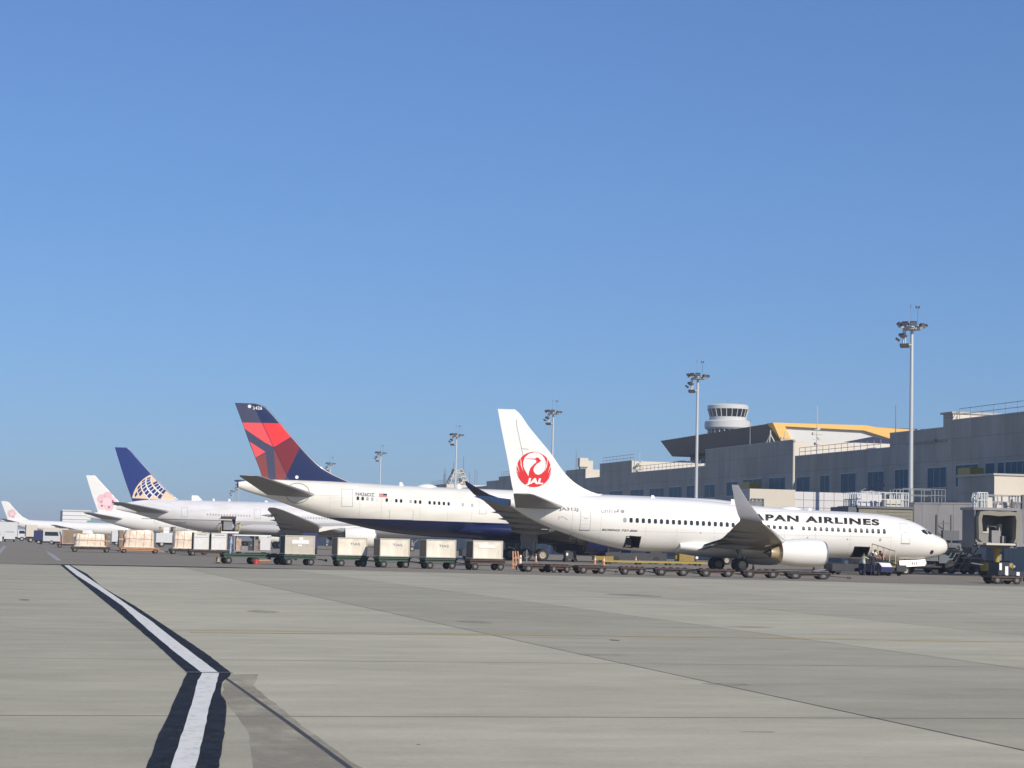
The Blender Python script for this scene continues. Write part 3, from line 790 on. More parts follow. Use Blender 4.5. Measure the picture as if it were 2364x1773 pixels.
def triangle_tail_jet():
    t = thing('passenger_jet', 'cream wide-body jet with dark blue belly and red triangles on its navy tail',
              'airliner', (90.52, 227.07, 0), R(-5), 'jets parked nose-in at the terminal')
    skin = two_tone('cream_and_blue_hull_paint', (.90, .88, .80), (.004, .011, .065), 3.78, -.0105)
    hull = a330_hull()
    P = dict(A330); P['winglet_mat'] = 'belly_blue'; P['belly'] = skin
    P['engine'] = dict(A330['engine'], col='belly_blue')
    widebody(t, hull, [], skin, P)
    fin = Fin(A330_FIN_LE, A330_FIN_TE, .095, .34)
    fin.mesh(8.0, 16.84, 34).build('vertical_fin', ['navy'], t, smooth=40)
    # tail livery, drawn in (s, z)
    rud = lambda z: 57.05 + (z - 8.4) * .51
    def q(x, y):  # tracing grid of the tail -> local metres
        return (63.4 - (x - 15) * .005955 - (y - 80) * .00012, 16.86 - (y - 80) * .00588 + (x - 15) * .00016)
    def P2(pts): return [q(*p) for p in pts]
    red = [(165, 455), (862, 468), (1068, 728), (755, 922), (590, 838), (205, 575)]
    dred = [(752, 935), (1085, 748), (1238, 925), (955, 1535), (793, 1535), (770, 1200)]
    lred = [(300, 815), (598, 1012), (415, 1122)]
    ldred = [(420, 1140), (600, 1035), (630, 1300), (665, 1520), (552, 1505)]
    def clip(poly, keep_aft):
        # cut a polygon along the rudder hinge line
        f = lambda p: (p[0] - rud(p[1])) * (1 if keep_aft else -1)
        o = []
        for a, b in zip(poly, poly[1:] + poly[:1]):
            fa, fb = f(a), f(b)
            if fa >= 0: o.append(a)
            if fa * fb < 0: o.append((a[0] + (b[0] - a[0]) * fa / (fa - fb), a[1] + (b[1] - a[1]) * fa / (fa - fb)))
        return o
    rz = [8.45 + .6 * i for i in range(14)] + [16.80]
    whole = [(lerp_tab(fin.te, z) - .04, z) for z in rz] + [(rud(z), z) for z in reversed(rz)]
    rd = decal('rudder', [(0, whole)], fin.fn(.010), .5, ['navy_rudder'], t, 'rudder in paler, slightly faded paint')
    reds, darks = [P2(red), P2(lred)], [P2(dred), P2(ldred)]
    for nm_, polys_, m_fin, m_rud in (('red_panel', reds, 'bright_red', 'red_rudder'), ('dark_red_panel', darks, 'dark_red', 'dark_red_rudder')):
        fore = [(0, c) for c in (clip(q_, False) for q_ in polys_) if len(c) > 2]
        aft = [(0, c) for c in (clip(q_, True) for q_ in polys_) if len(c) > 2]
        if fore: decal(nm_, fore, fin.fn(.014), .5, [m_fin], t)
        if aft: decal(nm_, aft, fin.fn(.016), .5, [m_rud], rd)
    zz = [8.6 + .55 * i for i in range(16)]
    decal('rudder_seam', [(0, [(rud(a), a), (rud(a) + .07, a), (rud(b) + .07, b), (rud(b), b)]) for a, b in zip(zz, zz[1:]) if rud(b) < 62], fin.fn(.02), .6, ['navy'], rd)
    lettering('tail_number', '3426', 61.35, 60.35, 16.18, 16.18, .36, fin.fn(.016), 'white', t, bold=.03, spacing=1.2)
    for cx, cz, r_ in ((61.75, 16.5, .2), (56.25, 8.75, .2)):
        decal('tail_light', [(0, [(cx + r_ * math.cos(R(a)), cz + r_ * math.sin(R(a))) for a in range(0, 360, 40)])], fin.fn(.02), .5, ['white'], t)
    strip_outline('passenger_door', hull, 50.15, 51.3, 5.62, 7.5, t, .05, sill=False, face=skin)
    strip_outline('emergency_exit', hull, 35.2, 35.95, 5.15, 6.85, t, .05, sill=False, face=skin)
    decal('cargo_door_outline', [(0, [(43.4, 4.25), (46.0, 4.25), (46.0, 4.29), (43.4, 4.29)]), (0, [(46.0, 4.29), (46.04, 4.29), (46.04, 5.3), (46.0, 5.3)]), (0, [(43.36, 4.29), (43.4, 4.29), (43.4, 5.3), (43.36, 5.3)])], hull.fn(.012), .4, ['outline'], t)
    zf = lambda s: 6.05 + (s - 36.6) * .0365
    ss = [49.55 - .533 * i for i in range(25)] + [34.3] + [33.7 - .533 * i for i in range(50) if i != 24]
    pat = 'ddgglldlddlgddldddddllglgg'
    cabin_windows(t, hull, ss, zf, .28, .40, lambda i: {'d': 'glass_dark', 'g': 'outline', 'l': 'alu_white'}[pat[i % 26]])
    lettering('registration', 'N426DZ', 49.8, 47.7, 6.84, 6.78, .38, hull.fn(.015), 'lettering_grey', t, bold=.03)
    decal('flag_decal', [(0, [(47.2, 6.72), (46.3, 6.70), (46.3, 7.12), (47.2, 7.14)]), (1, [(46.75, 6.93), (46.3, 6.92), (46.3, 7.12), (46.75, 7.13)])], hull.fn(.015), .4, ['us_flag_red', 'machine_dark'], t)
    seams(t, hull, [36.8, 39.5, 42.6, 46.9, 49.3, 52.6, 55.0, 58.2, 60.4], 2.2, (6.75,), 'seam_pale', 4.35)
    # root seal plate of the trimmable stabiliser
    dome(t, 40.3, 8.02, 2.6, 1.4, .38)
    for s, L, h in ((44.2, .5, .4), (37.6, .5, .5)): antenna(t, s, lerp_tab(hull.top, s) - .03, L, h)
    ring = [(56.2 + 1.35 * math.cos(R(a)), 6.95 + 1.15 * math.sin(R(a))) for a in range(0, 360, 12)]
    inner = [(56.2 + 1.28 * math.cos(R(a)), 6.95 + 1.08 * math.sin(R(a))) for a in range(0, 360, 12)]
    decal('stabiliser_seal', [(0, [ring[i], ring[(i + 1) % 30], inner[(i + 1) % 30], inner[i]]) for i in range(30)], hull.fn(.02), .4, ['machine_grey'], t)
    cockpit(t, hull, [[(3.9, 6.1), (3.0, 6.05), (2.7, 5.5), (3.7, 5.5)], [(2.8, 5.95), (2.0, 5.6), (1.9, 5.2), (2.55, 5.4)]])
    # main gear leg doors
    for y in (-5.75, 5.75):
        mb = MB()
        mb.add([(-31.6, y, 3.75), (-29.9, y, 3.85), (-29.75, y * .99, 2.15), (-30.3, y * .99, 2.1), (-30.35, y, 1.35), (-31.2, y, 1.55), (-31.35, y, .9), (-31.5, y, .9), (-31.75, y, 2.6)], [tuple(range(9))])
        mb.add([(x, yy + .07, z) for x, yy, z in mb.v], [tuple(range(8, -1, -1))])
        for i in range(9): mb.f.append([i, (i + 1) % 9, 9 + (i + 1) % 9, 9 + i]); mb.mi.append(0)
        mb.build('landing_gear_door', ['machine_grey'], t)
    mb = MB(); mb.revolve([(0, .34), (-.15, .28)], (-62.7, 0, 7.72), 16, 0, 'x', cap=True); mb.build('tail_exhaust', ['dark_metal'], t)
    return t

B777_FIN_TE = [(8.0, 59.75), (8.31, 59.85), (12.56, 61.48), (18.57, 63.54)]
B777_FIN_LE = [(8.2, 50.0), (8.73, 50.96), (9.82, 52.49), (11.64, 54.41), (14.01, 56.72), (17.02, 59.61), (18.4, 60.9), (18.62, 61.2)]

def b777(L=62.9):
    """hull and part table of the larger twin, stretched when L > 62.9"""
    d = L - 62.9
    hull = Hull(
        top=[(0, 4.6), (.2, 5.1), (1, 5.8), (2.2, 6.5), (3.6, 7.2), (5.5, 7.95), (8, 8.55), (11, 8.8), (16, 8.88), (44 + d, 8.92), (52 + d, 8.92), (56 + d, 8.85), (59 + d, 8.5), (61.5 + d, 7.9), (62.9 + d, 7.2)],
        bot=[(0, 4.45), (.2, 4.0), (1, 3.4), (2.5, 2.95), (5, 2.68), (8, 2.6), (12, 2.58), (40 + d, 2.6), (44.8 + d, 2.72), (47.6 + d, 3.05), (51.3 + d, 3.85), (54.3 + d, 4.65), (57.3 + d, 5.5), (60 + d, 6.2), (61.6 + d, 6.5), (62.9 + d, 6.75)],
        wid=[(0, .06), (.2, .7), (1, 1.45), (2.2, 2.05), (3.6, 2.5), (5.5, 2.88), (8, 3.07), (11, 3.1), (43 + d, 3.1), (47 + d, 2.85), (50 + d, 2.4), (53 + d, 1.9), (56 + d, 1.35), (59 + d, .8), (61.5 + d, .32), (62.9 + d, .10)])
    h = d * .55
    P = dict(
        wing=[(17.6 + h, .8, 3.4, 14.3, .13), (19.4 + h, 3.1, 3.5, 12.4, .13), (24.6 + h, 10.5, 4.4, 8.2, .12), (29.6 + h, 21.5, 5.9, 4.8, .10), (33.2 + h, 28.5, 7.0, 2.8, .09), (34.9 + h, 30.6, 7.4, 1.0, .07)],
        stab=[(51.6 + d, .5, 6.4, 7.3, .10), (52.6 + d, 1.6, 6.5, 6.6, .10), (60.9 + d, 10.0, 7.85, 2.7, .09), (61.9 + d, 10.75, 8.0, 1.7, .05)],
        fairings=[(28.0 + h, 4.6, 6.5, 3.4, .4), (29.3 + h, 4.1, 12.5, 4.35, .36), (31.2 + h, 3.7, 18.0, 5.25, .3), (33.8 + h, 3.0, 23.5, 6.05, .26)],
        engine=dict(s=14.2 + h, y=9.8, z=2.6, L=5.9, R=1.98, pyl=(15.4 + h, 25.0 + h, 4.6, 4.3)),
        main=dict(s=30.6 + h, y=5.5, r=.68, axles=[-1.45, 0, 1.45], top=4.2, gap=1.4), nose_s=5.9,
        fairing=[(17.5 + h, .8, 3.1), (20 + h, 2.7, 2.6), (24 + h, 3.3, 2.3), (32 + h, 3.4, 2.2), (37 + h, 3.2, 2.45), (41 + h, 2.2, 2.8)], fairing_top=5.2)
    fin = Fin([(z, s + d) for z, s in B777_FIN_LE], [(z, s + d) for z, s in B777_FIN_TE], .10, .40)
    return hull, P, fin

def globe_tail_jet():
    t = thing('passenger_jet', 'pale grey wide-body jet with a gold and white globe on its blue tail',
              'airliner', (88.39, 399.97, 0), R(-4), 'jets parked nose-in at the terminal')
    hull, P, fin = b777()
    skin = two_tone('grey_bottomed_hull_paint', (.74, .74, .75), (.50, .50, .51), 5.10, 0)
    widebody(t, hull, [(40.35, 43.1, 3.2, 5.3)], skin, P)
    decal('cheatline', [(0, [(58 - 3 * i, 5.08), (55 - 3 * i, 5.08), (55 - 3 * i, 5.18), (58 - 3 * i, 5.18)]) for i in range(5)], hull.fn(.03), .6, ['lettering_grey'], t)
    hold(t, hull, 40.35, 43.1, 3.2, 5.3, 2.6, parcel=False)
    mb = MB(); mb.box(-42.6, -40.9, -2.9, -1.3, 3.35, 4.95, 0); mb.build('cargo_container', ['machine_grey'], t)
    mb = MB(); mb.add([(-43.2, -2.95, 5.35), (-40.3, -2.95, 5.35), (-40.3, -3.9, 5.85), (-43.2, -3.9, 5.85), (-43.2, -2.95, 5.45), (-40.3, -2.95, 5.45), (-40.3, -3.9, 5.95), (-43.2, -3.9, 5.95)],
                      [(0, 1, 2, 3), (7, 6, 5, 4), (0, 4, 5, 1), (1, 5, 6, 2), (2, 6, 7, 3), (3, 7, 4, 0)])
    mb.build('cargo_door', ['brown_box'], t)
    fin.mesh(8.2, 18.6, 30).build('vertical_fin', ['royal_blue'], t, smooth=40)
    # globe: gold field, blue cells between the graticule lines, white lines to the right
    cs, cz, RR = 53.95, 8.15, 6.05
    def inside(s, z): return lerp_tab(fin.le, z) + .22 < s < lerp_tab(fin.te, z) - .12 and z > 8.75
    edge = []
    for a in range(-4, 120, 3):
        s, z = cs + RR * math.cos(R(a)), cz + RR * math.sin(R(a))
        if inside(s, z): edge.append((s, z))
    lez = [z for z in [8.8 + .25 * i for i in range(24)] if math.hypot(lerp_tab(fin.le, z) + .2 - cs, z - cz) < RR]
    field = edge + [(lerp_tab(fin.le, z) + .24, z) for z in reversed(lez)]
    g = decal('globe_emblem', [(0, field)], fin.fn(.02), .5, ['gold'], t)
    # sphere with its pole tipped up and to the right
    pole = Vector((-.36, -.52, .78)).normalized()      # (towards +s, towards viewer -y, up)
    e1 = pole.cross(Vector((0, 1, 0))).normalized(); e2 = pole.cross(e1)
    def sph(la, lo):
        v = (e1 * math.cos(lo) + e2 * math.sin(lo)) * math.cos(la) + pole * math.sin(la)
        return v
    cells, lines = [], []
    for i in range(-5, 8):
        for j in range(36):
            la0, la1 = R(i * 11 + 1.6), R(i * 11 + 9.6); lo0, lo1 = R(j * 10 + 1.3), R(j * 10 + 8.8)
            vs = [sph(la0, lo0), sph(la0, lo1), sph(la1, lo1), sph(la1, lo0)]
            if any(v.y > -.12 for v in vs): continue
            pts = [(cs + v.x * RR, cz + v.z * RR) for v in vs]
            if all(inside(*p) and math.hypot(p[0] - cs, p[1] - cz) < RR * .975 for p in pts): cells.append(pts)
            v2 = [sph(R(i * 11 - .2), R(j * 10 - .4)), sph(R(i * 11 - .2), R(j * 10 + 10)), sph(R(i * 11 + 11), R(j * 10 + 10)), sph(R(i * 11 + 11), R(j * 10 - .4))]
            p2 = [(cs + v.x * RR, cz + v.z * RR) for v in v2]
            if sum(p[0] for p in p2) / 4 < cs + 4.0 and all(inside(*p) for p in p2): lines.append(p2)
    decal('globe_lines', [(0, c) for c in lines], fin.fn(.03), .8, ['white_line'], g)
    decal('globe_cells', [(0, c) for c in cells], fin.fn(.045), .8, ['royal_blue'], g)
    zf = lambda s: 6.06 + (s - 31.2) * .009
    cabin_windows(t, hull, [45.7 - .533 * i for i in range(16)] + [34.0 - .533 * i for i in range(40)], zf, .26, .38, lambda i: 'outline', off=.03)
    for s0 in (49.5, 35.7): strip_outline('passenger_door', hull, s0, s0 + 1.1, 5.65, 7.4, t, .06, sill=False, off=.025, face=skin)
    lettering('registration', 'N226UA', 51.6, 49.6, 4.4, 4.4, .3, hull.fn(.03), 'lettering_grey', t)
    antenna(t, 46.6, 8.86, 2.1, .95); antenna(t, 44.2, 8.86, .5, .45); antenna(t, 41.2, 8.86, .5, .45); antenna(t, 34.0, 8.86, .7, .3)
    cockpit(t, hull, [[(4.2, 6.9), (3.2, 6.8), (3.0, 6.1), (4.0, 6.1)]])
    return t

def blossom(fn_fin, cs, cz, r, parent, deep=True):
    polys = []
    base = [(math.cos(R(90 + 72 * k + 10)), math.sin(R(90 + 72 * k + 10))) for k in range(5)]
    circ = lambda x, z, q, n=16: [(x + q * math.cos(2 * math.pi * i / n), z + q * math.sin(2 * math.pi * i / n)) for i in range(n)]
    em = decal('blossom_emblem', [(i % 2, circ(cs + r * .55 * a, cz + r * .55 * b, r * .47)) for i, (a, b) in enumerate(base)], fn_fin(.03), 1.0, ['petal', 'petal_pale'], parent)
    decal('blossom_centre', [(0, circ(cs, cz, r * .42))], fn_fin(.05), 1.0, ['petal_pale'], em)
    if deep: decal('blossom_tip', [(0, circ(cs + r * .62 * a, cz + r * .62 * b, r * .12, 8)) for a, b in base[1:4]], fn_fin(.05), 1.0, ['petal_deep'], em)

def blossom_jet_near():
    d = 10.9
    t = thing('passenger_jet', 'white jet with a pink blossom tail, partly behind the blue-tailed jet',
              'airliner', (29.5 + 74.2, 600.6 - 5.2, 0), R(-4), 'jets parked nose-in at the terminal')
    hull, P, fin = b777(62.9 + d)
    widebody(t, hull, [], 'jet_white', P)
    fin.mesh(8.2, 18.6, 24).build('vertical_fin', ['jet_white'], t, smooth=40)
    zs = [8.9, 9.6, 10.3, 11.0]
    blossom(fin.fn, 57.6 + d, 11.3, 2.8, t)
    decal('cargo_door', [(0, [(49.5, 3.35), (50.4, 3.35), (50.4, 4.6), (49.5, 4.6)])], hull.fn(.03), .5, ['hold_grey'], t)
    strip_outline('passenger_door', hull, 54, 55, 5.6, 7.2, t, .07, sill=False, off=.03)
    return t

def blossom_jet_far():
    t = thing('passenger_jet', 'farthest, leftmost white jet with a faint pink blossom on its tail',
              'airliner', (10.9 + 63.2, 1016.9 - 4.4, 0), R(-4), 'jets parked nose-in at the terminal')
    hull = a330_hull()
    widebody(t, hull, [], 'jet_white', {k: v for k, v in A330.items() if k != 'winglet'})
    fin = Fin(A330_FIN_LE, A330_FIN_TE, .095, .34)
    fin.mesh(8.0, 16.84, 24).build('vertical_fin', ['jet_white'], t, smooth=40)
    blossom(fin.fn, 58.2, 11.0, 2.2, t)
    return t

crane_jet()
triangle_tail_jet()
globe_tail_jet()
blossom_jet_near()
blossom_jet_far()
# ============================================================ GROUND
def concrete_material():
    m = bpy.data.materials.new('apron_concrete'); t = nt(m); b = t.nodes['Principled BSDF']
    b.inputs['Roughness'].default_value = .85
    N, L = t.nodes.new, t.links.new
    tc = N('ShaderNodeTexCoord')
    sp = N('ShaderNodeSeparateXYZ'); L(tc.outputs['Object'], sp.inputs[0])
    # slab lane index: x' = x - y*tan(1.25 deg), lanes 6.5 m wide
    ma = N('ShaderNodeMath'); ma.operation = 'MULTIPLY_ADD'; L(sp.outputs['Y'], ma.inputs[0]); ma.inputs[1].default_value = -.0218; L(sp.outputs['X'], ma.inputs[2])
    ln = N('ShaderNodeMath'); ln.operation = 'MULTIPLY_ADD'; L(ma.outputs[0], ln.inputs[0]); ln.inputs[1].default_value = 1 / 6.5; ln.inputs[2].default_value = -2.6 / 6.5 + 4
    fl = N('ShaderNodeMath'); fl.operation = 'FLOOR'; L(ln.outputs[0], fl.inputs[0])
    dv = N('ShaderNodeMath'); dv.operation = 'DIVIDE'; L(fl.outputs[0], dv.inputs[0]); dv.inputs[1].default_value = 16
    cr = N('ShaderNodeValToRGB'); cr.color_ramp.interpolation = 'CONSTANT'
    tones = [.47, .46, .45, .48, .54, .45, .53, .49, .52, .50, .53, .48, .51]
    els = cr.color_ramp.elements
    els[0].position = 0; els[0].color = (tones[0],) * 3 + (1,)
    els[1].position = 1 / 16 - .01; els[1].color = (tones[1],) * 3 + (1,)
    for i in range(2, 13):
        e = els.new(i / 16 - .01); e.color = (tones[i],) * 3 + (1,)
    L(dv.outputs[0], cr.inputs[0])
    # bay index along y
    by = N('ShaderNodeMath'); by.operation = 'MULTIPLY_ADD'; L(sp.outputs['Y'], by.inputs[0]); by.inputs[1].default_value = 1 / 9.8; by.inputs[2].default_value = -1.6 / 9.8
    bf = N('ShaderNodeMath'); bf.operation = 'FLOOR'; L(by.outputs[0], bf.inputs[0])
    cb = N('ShaderNodeCombineXYZ'); L(fl.outputs[0], cb.inputs[0]); L(bf.outputs[0], cb.inputs[1])
    wh = N('ShaderNodeTexWhiteNoise'); wh.noise_dimensions = '2D'; L(cb.outputs[0], wh.inputs['Vector'])
    def noise(sx, sy, det, rough=.6):
        mp = N('ShaderNodeMapping'); mp.inputs['Scale'].default_value = (sx, sy, 1); L(tc.outputs['Object'], mp.inputs[0])
        n = N('ShaderNodeTexNoise'); n.inputs['Scale'].default_value = 1; n.inputs['Detail'].default_value = det; n.inputs['Roughness'].default_value = rough
        L(mp.outputs[0], n.inputs['Vector']); return n.outputs['Fac']
    n1 = noise(.12, .30, 5); n2 = noise(.55, 1.0, 6, .7); n3 = noise(14, 14, 4, .8); n4 = noise(.03, .03, 3)
    def mul(a, k, c):
        q = N('ShaderNodeMath'); q.operation = 'MULTIPLY_ADD'; L(a, q.inputs[0]); q.inputs[1].default_value = k; q.inputs[2].default_value = c; return q.outputs[0]
    def add(a, c):
        q = N('ShaderNodeMath'); q.operation = 'ADD'; L(a, q.inputs[0]); L(c, q.inputs[1]); return q.outputs[0]
    s = add(add(add(mul(n1, .62, -.31), mul(n2, .60, -.30)), add(mul(n3, .5, -.25), mul(n4, .24, -.12))), mul(wh.outputs['Value'], .05, -.025))
    k = mul(s, 1.0, 1.0)
    mm = N('ShaderNodeVectorMath'); mm.operation = 'MULTIPLY'; L(cr.outputs[0], mm.inputs[0])
    cc = N('ShaderNodeCombineXYZ')
    for i, f in enumerate((1.08, 1.0, .71)): L(mul(k, f, 0), cc.inputs[i])
    L(cc.outputs[0], mm.inputs[1])
    sc = N('ShaderNodeVectorMath'); sc.operation = 'SCALE'; sc.inputs['Scale'].default_value = .86; L(mm.outputs[0], sc.inputs[0])
    L(sc.outputs[0], b.inputs['Base Color'])
    bp = N('ShaderNodeBump'); bp.inputs['Strength'].default_value = .25; bp.inputs['Distance'].default_value = .01; L(n3, bp.inputs['Height']); L(bp.outputs[0], b.inputs['Normal'])
    return m
M['concrete'] = concrete_material()
M['asphalt'] = pmat('apron_asphalt', (.275, .236, .175), .9, dirt=.55, scale=.25, stretch=(.25, 1.2, 1), dark=.74)
M['paint_white'] = pmat('worn_white_marking', (.88, .86, .78), .75, dirt=.55, scale=4.5, stretch=(1, .5, 1), dark=.80)
M['paint_faded'] = pmat('faded_white_marking', (.40, .42, .42), .8, dirt=.8, scale=1.2, dark=.6)
M['paint_black'] = pmat('black_marking_border', (.017, .020, .027), .85, dirt=.8, scale=5, stretch=(1, .4, 1), dark=2.3, spec=.15)
M['paint_yellow'] = pmat('faded_yellow_marking', (.66, .50, .20), .8, dirt=.8, scale=1.5, dark=.95)
M['joint_seal'] = pmat('dark_joint_seal', (.06, .058, .062), .8)
M['joint_fine'] = pmat('grey_joint_seal', (.20, .19, .18), .8)
M['patch'] = pmat('scuffed_concrete_patch', (.40, .37, .295), .85, dirt=.6, scale=2, dark=.85)
M['stain'] = pmat('damp_concrete_stain', (.38, .335, .245), .7, dirt=.6, scale=.7, stretch=(1, .5, 1), dark=.82)
def worn(m, a0, a1, sc, stretch=(1, 1, 1)):
    """lets the slab show through a stain where it has worn thin"""
    t = m.node_tree; b = t.nodes['Principled BSDF']
    tc = t.nodes.new('ShaderNodeTexCoord'); mp = t.nodes.new('ShaderNodeMapping'); mp.inputs['Scale'].default_value = stretch
    n = t.nodes.new('ShaderNodeTexNoise'); n.inputs['Scale'].default_value = sc; n.inputs['Detail'].default_value = 7; n.inputs['Roughness'].default_value = .7
    r = t.nodes.new('ShaderNodeMapRange'); r.inputs['From Min'].default_value = .36; r.inputs['From Max'].default_value = .66; r.inputs['To Min'].default_value = a0; r.inputs['To Max'].default_value = a1
    t.links.new(tc.outputs['Object'], mp.inputs[0]); t.links.new(mp.outputs[0], n.inputs['Vector']); t.links.new(n.outputs['Fac'], r.inputs['Value']); t.links.new(r.outputs[0], b.inputs['Alpha'])
worn(M['stain'], .05, .75, 1.1, (1, .4, 1)); worn(M['patch'], .0, .9, 1.6); worn(M['paint_yellow'], .35, 1, 1.5)
worn(M['paint_white'], .80, 1.25, 7, (1, .6, 1)); worn(M['paint_black'], .74, 1.2, 5, (1, .5, 1))

def sheet(name, polys, z, mat, kind='structure', thick=0):
    bm = bmesh.new()
    for p in polys: bm.faces.new([bm.verts.new((x, y, z)) for x, y in p])
    bmesh.ops.triangulate(bm, faces=bm.faces[:])
    bmesh.ops.recalc_face_normals(bm, faces=bm.faces[:])
    for f in bm.faces:
        if f.normal.z < 0: f.normal_flip()
    me = bpy.data.meshes.new(name); bm.to_mesh(me); bm.free()
    return tag(link_mesh(name, me, [mat]), kind=kind)

sheet('ground', [[(-5000, -250), (5000, -250), (5000, 9000), (-5000, 9000)]], 0, 'concrete')
sheet('road', [[(-5000, 118), (-40, 121), (1.4, 125.5), (5.3, 128.5), (14.7, 129.5), (22, 126.5), (30, 121.5), (45, 117.5), (58.8, 111.5), (75, 104), (117.9, 92), (117.9, 1500), (5000, 1500), (5000, 8900), (-5000, 8900)]], .004, 'asphalt')
WL = [(5.05, 124.4), (4.37, 93.97), (4.04, 72.71), (3.71, 54.72), (3.27, 40.64), (3.06, 32.31), (2.98, 28.0), (2.77, 26.52), (2.31, 22.66), (1.93, 19.64), (1.55, 16.6), (.7, 10)]
WR = [(5.33, 124.4), (4.74, 94.3), (4.28, 72.86), (3.89, 54.79), (3.66, 44.54), (3.41, 36.06), (3.20, 28.0), (2.86, 25.33), (2.5, 22.66), (2.13, 19.64), (1.74, 16.59), (.86, 10)]
DL = [(4.87, 125.2), (4.1, 88.1), (3.62, 65.14), (3.28, 48.15), (2.99, 35.09), (2.79, 28.0), (2.62, 26.76), (2.02, 21.94), (1.74, 19.78), (1.36, 16.61), (.5, 10)]
DR = [(5.45, 125.2), (5.03, 97.69), (4.34, 74.76), (4.04, 54.85), (3.69, 39.08), (3.53, 32.38), (3.38, 28.17), (3.29, 27.47), (3.05, 26.3), (2.90, 25.1), (2.80, 24.2), (2.75, 23.3), (2.69, 22.67), (2.48, 20.97), (2.3, 19.5), (1.92, 16.59), (1.05, 10)]
def rough_edge(pts, amp, step=.5):
    rng = random.Random(3); o = []
    for a, b in zip(pts, pts[1:]):
        n = max(1, int(abs(a[1] - b[1]) / step))
        for i in range(n):
            t = i / n; o.append((a[0] + (b[0] - a[0]) * t + rng.uniform(-amp, amp), a[1] + (b[1] - a[1]) * t))
    return o + [pts[-1]]
def band(name, left, right, z, mat, amp):
    """strip between two edges given as (x, y) with y falling; the brushed edges wander a little"""
    rng = random.Random(len(name)); l, r = sorted([(y, x) for x, y in left]), sorted([(y, x) for x, y in right])
    y0, y1 = max(l[0][0], r[0][0]), min(l[-1][0], r[-1][0]); ys = sorted({y for y, _ in l + r if y0 <= y <= y1} | {y0, y1})
    full = [y0]
    for a, b in zip(ys, ys[1:]):
        n = max(1, int((b - a) / (.45 if b < 40 else 1.5)))
        full += [a + (b - a) * (i + 1) / n for i in range(n)]
    mb = MB()
    for y in full: mb.v += [(lin(l, y) + rng.uniform(-amp, amp), y, z), (lin(r, y) + rng.uniform(-amp, amp), y, z)]
    for i in range(len(full) - 1): mb.f.append([2 * i, 2 * i + 1, 2 * i + 3, 2 * i + 2]); mb.mi.append(0)
    return tag(mb.build(name, [mat], fix=False), kind='structure')
band('taxi_line_border', DL, DR, .008, 'paint_black', .006)
band('taxi_line', WL, WR, .012, 'paint_white', .0045)
sheet('taxi_line_seam', [[(2.77, 28.02), (3.40, 28.02), (3.40, 28.12), (2.77, 28.12)]], .016, 'joint_fine')
sheet('faded_taxi_line', [[(11.57, 432.9), (9.59, 344.4), (8.68, 287.1), (6.33, 189.8), (5.40, 145.5), (5.78, 147), (6.6, 182.4), (7.02, 209.1), (8.39, 277.4), (9.96, 352.3)]], .008, 'paint_faded')
sheet('far_taxi_line', [[(1.6, 175), (1.9, 175), (4.2, 300), (3.7, 300)]], .008, 'paint_faded')
sheet('yellow_line', [[(4.0, 39.85), (12, 40.45), (24, 39.45), (40, 38.6), (40, 38.9), (24, 39.75), (12, 40.78), (4.0, 40.15)]], .006, 'paint_yellow')
sheet('ground_stain', [rough_edge([(3.36, 27.88), (3.72, 27.92), (3.40, 25.9), (3.32, 24.69), (3.14, 20.21), (3.06, 17.52), (2.98, 12)], .015) + [(1.4, 12), (2.19, 16.57)] + rough_edge([(2.53, 19.5), (2.63, 21.13), (2.71, 22.67), (2.76, 23.4), (2.84, 24.45), (2.93, 25.1), (3.06, 26.3), (3.28, 27.4)], .01)], .004, 'stain')
# joints between the slabs
polys, fine = [], []
sk = .0218
for k in range(-6, 12):
    x0 = 2.6 + 6.5 * k
    w = .020 if k == 0 else .009
    rng = random.Random(k + 50)
    ys = [8, 16, 20, 28, 40, 60, 90, 116]
    pts = [(x0 + y * sk + (rng.uniform(-.02, .02) if k == 0 and y < 25 else 0), y) for y in ys]
    polys.append([(x - w * (1.4 if y < 24 else 1), y) for x, y in pts] + [(x + w, y) for x, y in reversed(pts)])
for y in [11.6 + 9.8 * i for i in range(11)]:
    fine.append([(-36, y + .8), (78, y - 1.7), (78, y - 1.67), (-36, y + .83)])
sheet('pavement_joint', polys, .0045, 'joint_seal')
sheet('pavement_cross_joint', fine, .0035, 'joint_fine')
# oil drips, patched spots and scuffs on the slabs
rng = random.Random(21); spots, darks = [], []
def blob(x, y, rx, ry, n=12): return [(x + rx * math.cos(6.283 * k / n) * rng.uniform(.75, 1.15), y + ry * math.sin(6.283 * k / n) * rng.uniform(.75, 1.15)) for k in range(n)]
for x, y, rx, ry in ((1.35, 58.5, .16, .45), (12.0, 38.7, .09, .22), (9.8, 26.5, .35, .30), (7.6, 19.6, .20, .05), (10.2, 33.5, .5, .22), (17.5, 46, .6, .4), (11.2, 47, .5, .8), (24, 75, 1.0, 2.0), (3.9, 18.4, .02, .02), (7.0, 52, .4, .9)):
    (darks if rx < .19 else spots).append(blob(x, y, rx, ry))
sheet('ground_patch', spots, .0052, 'patch')
sheet('oil_spot', darks, .0056, 'joint_fine')
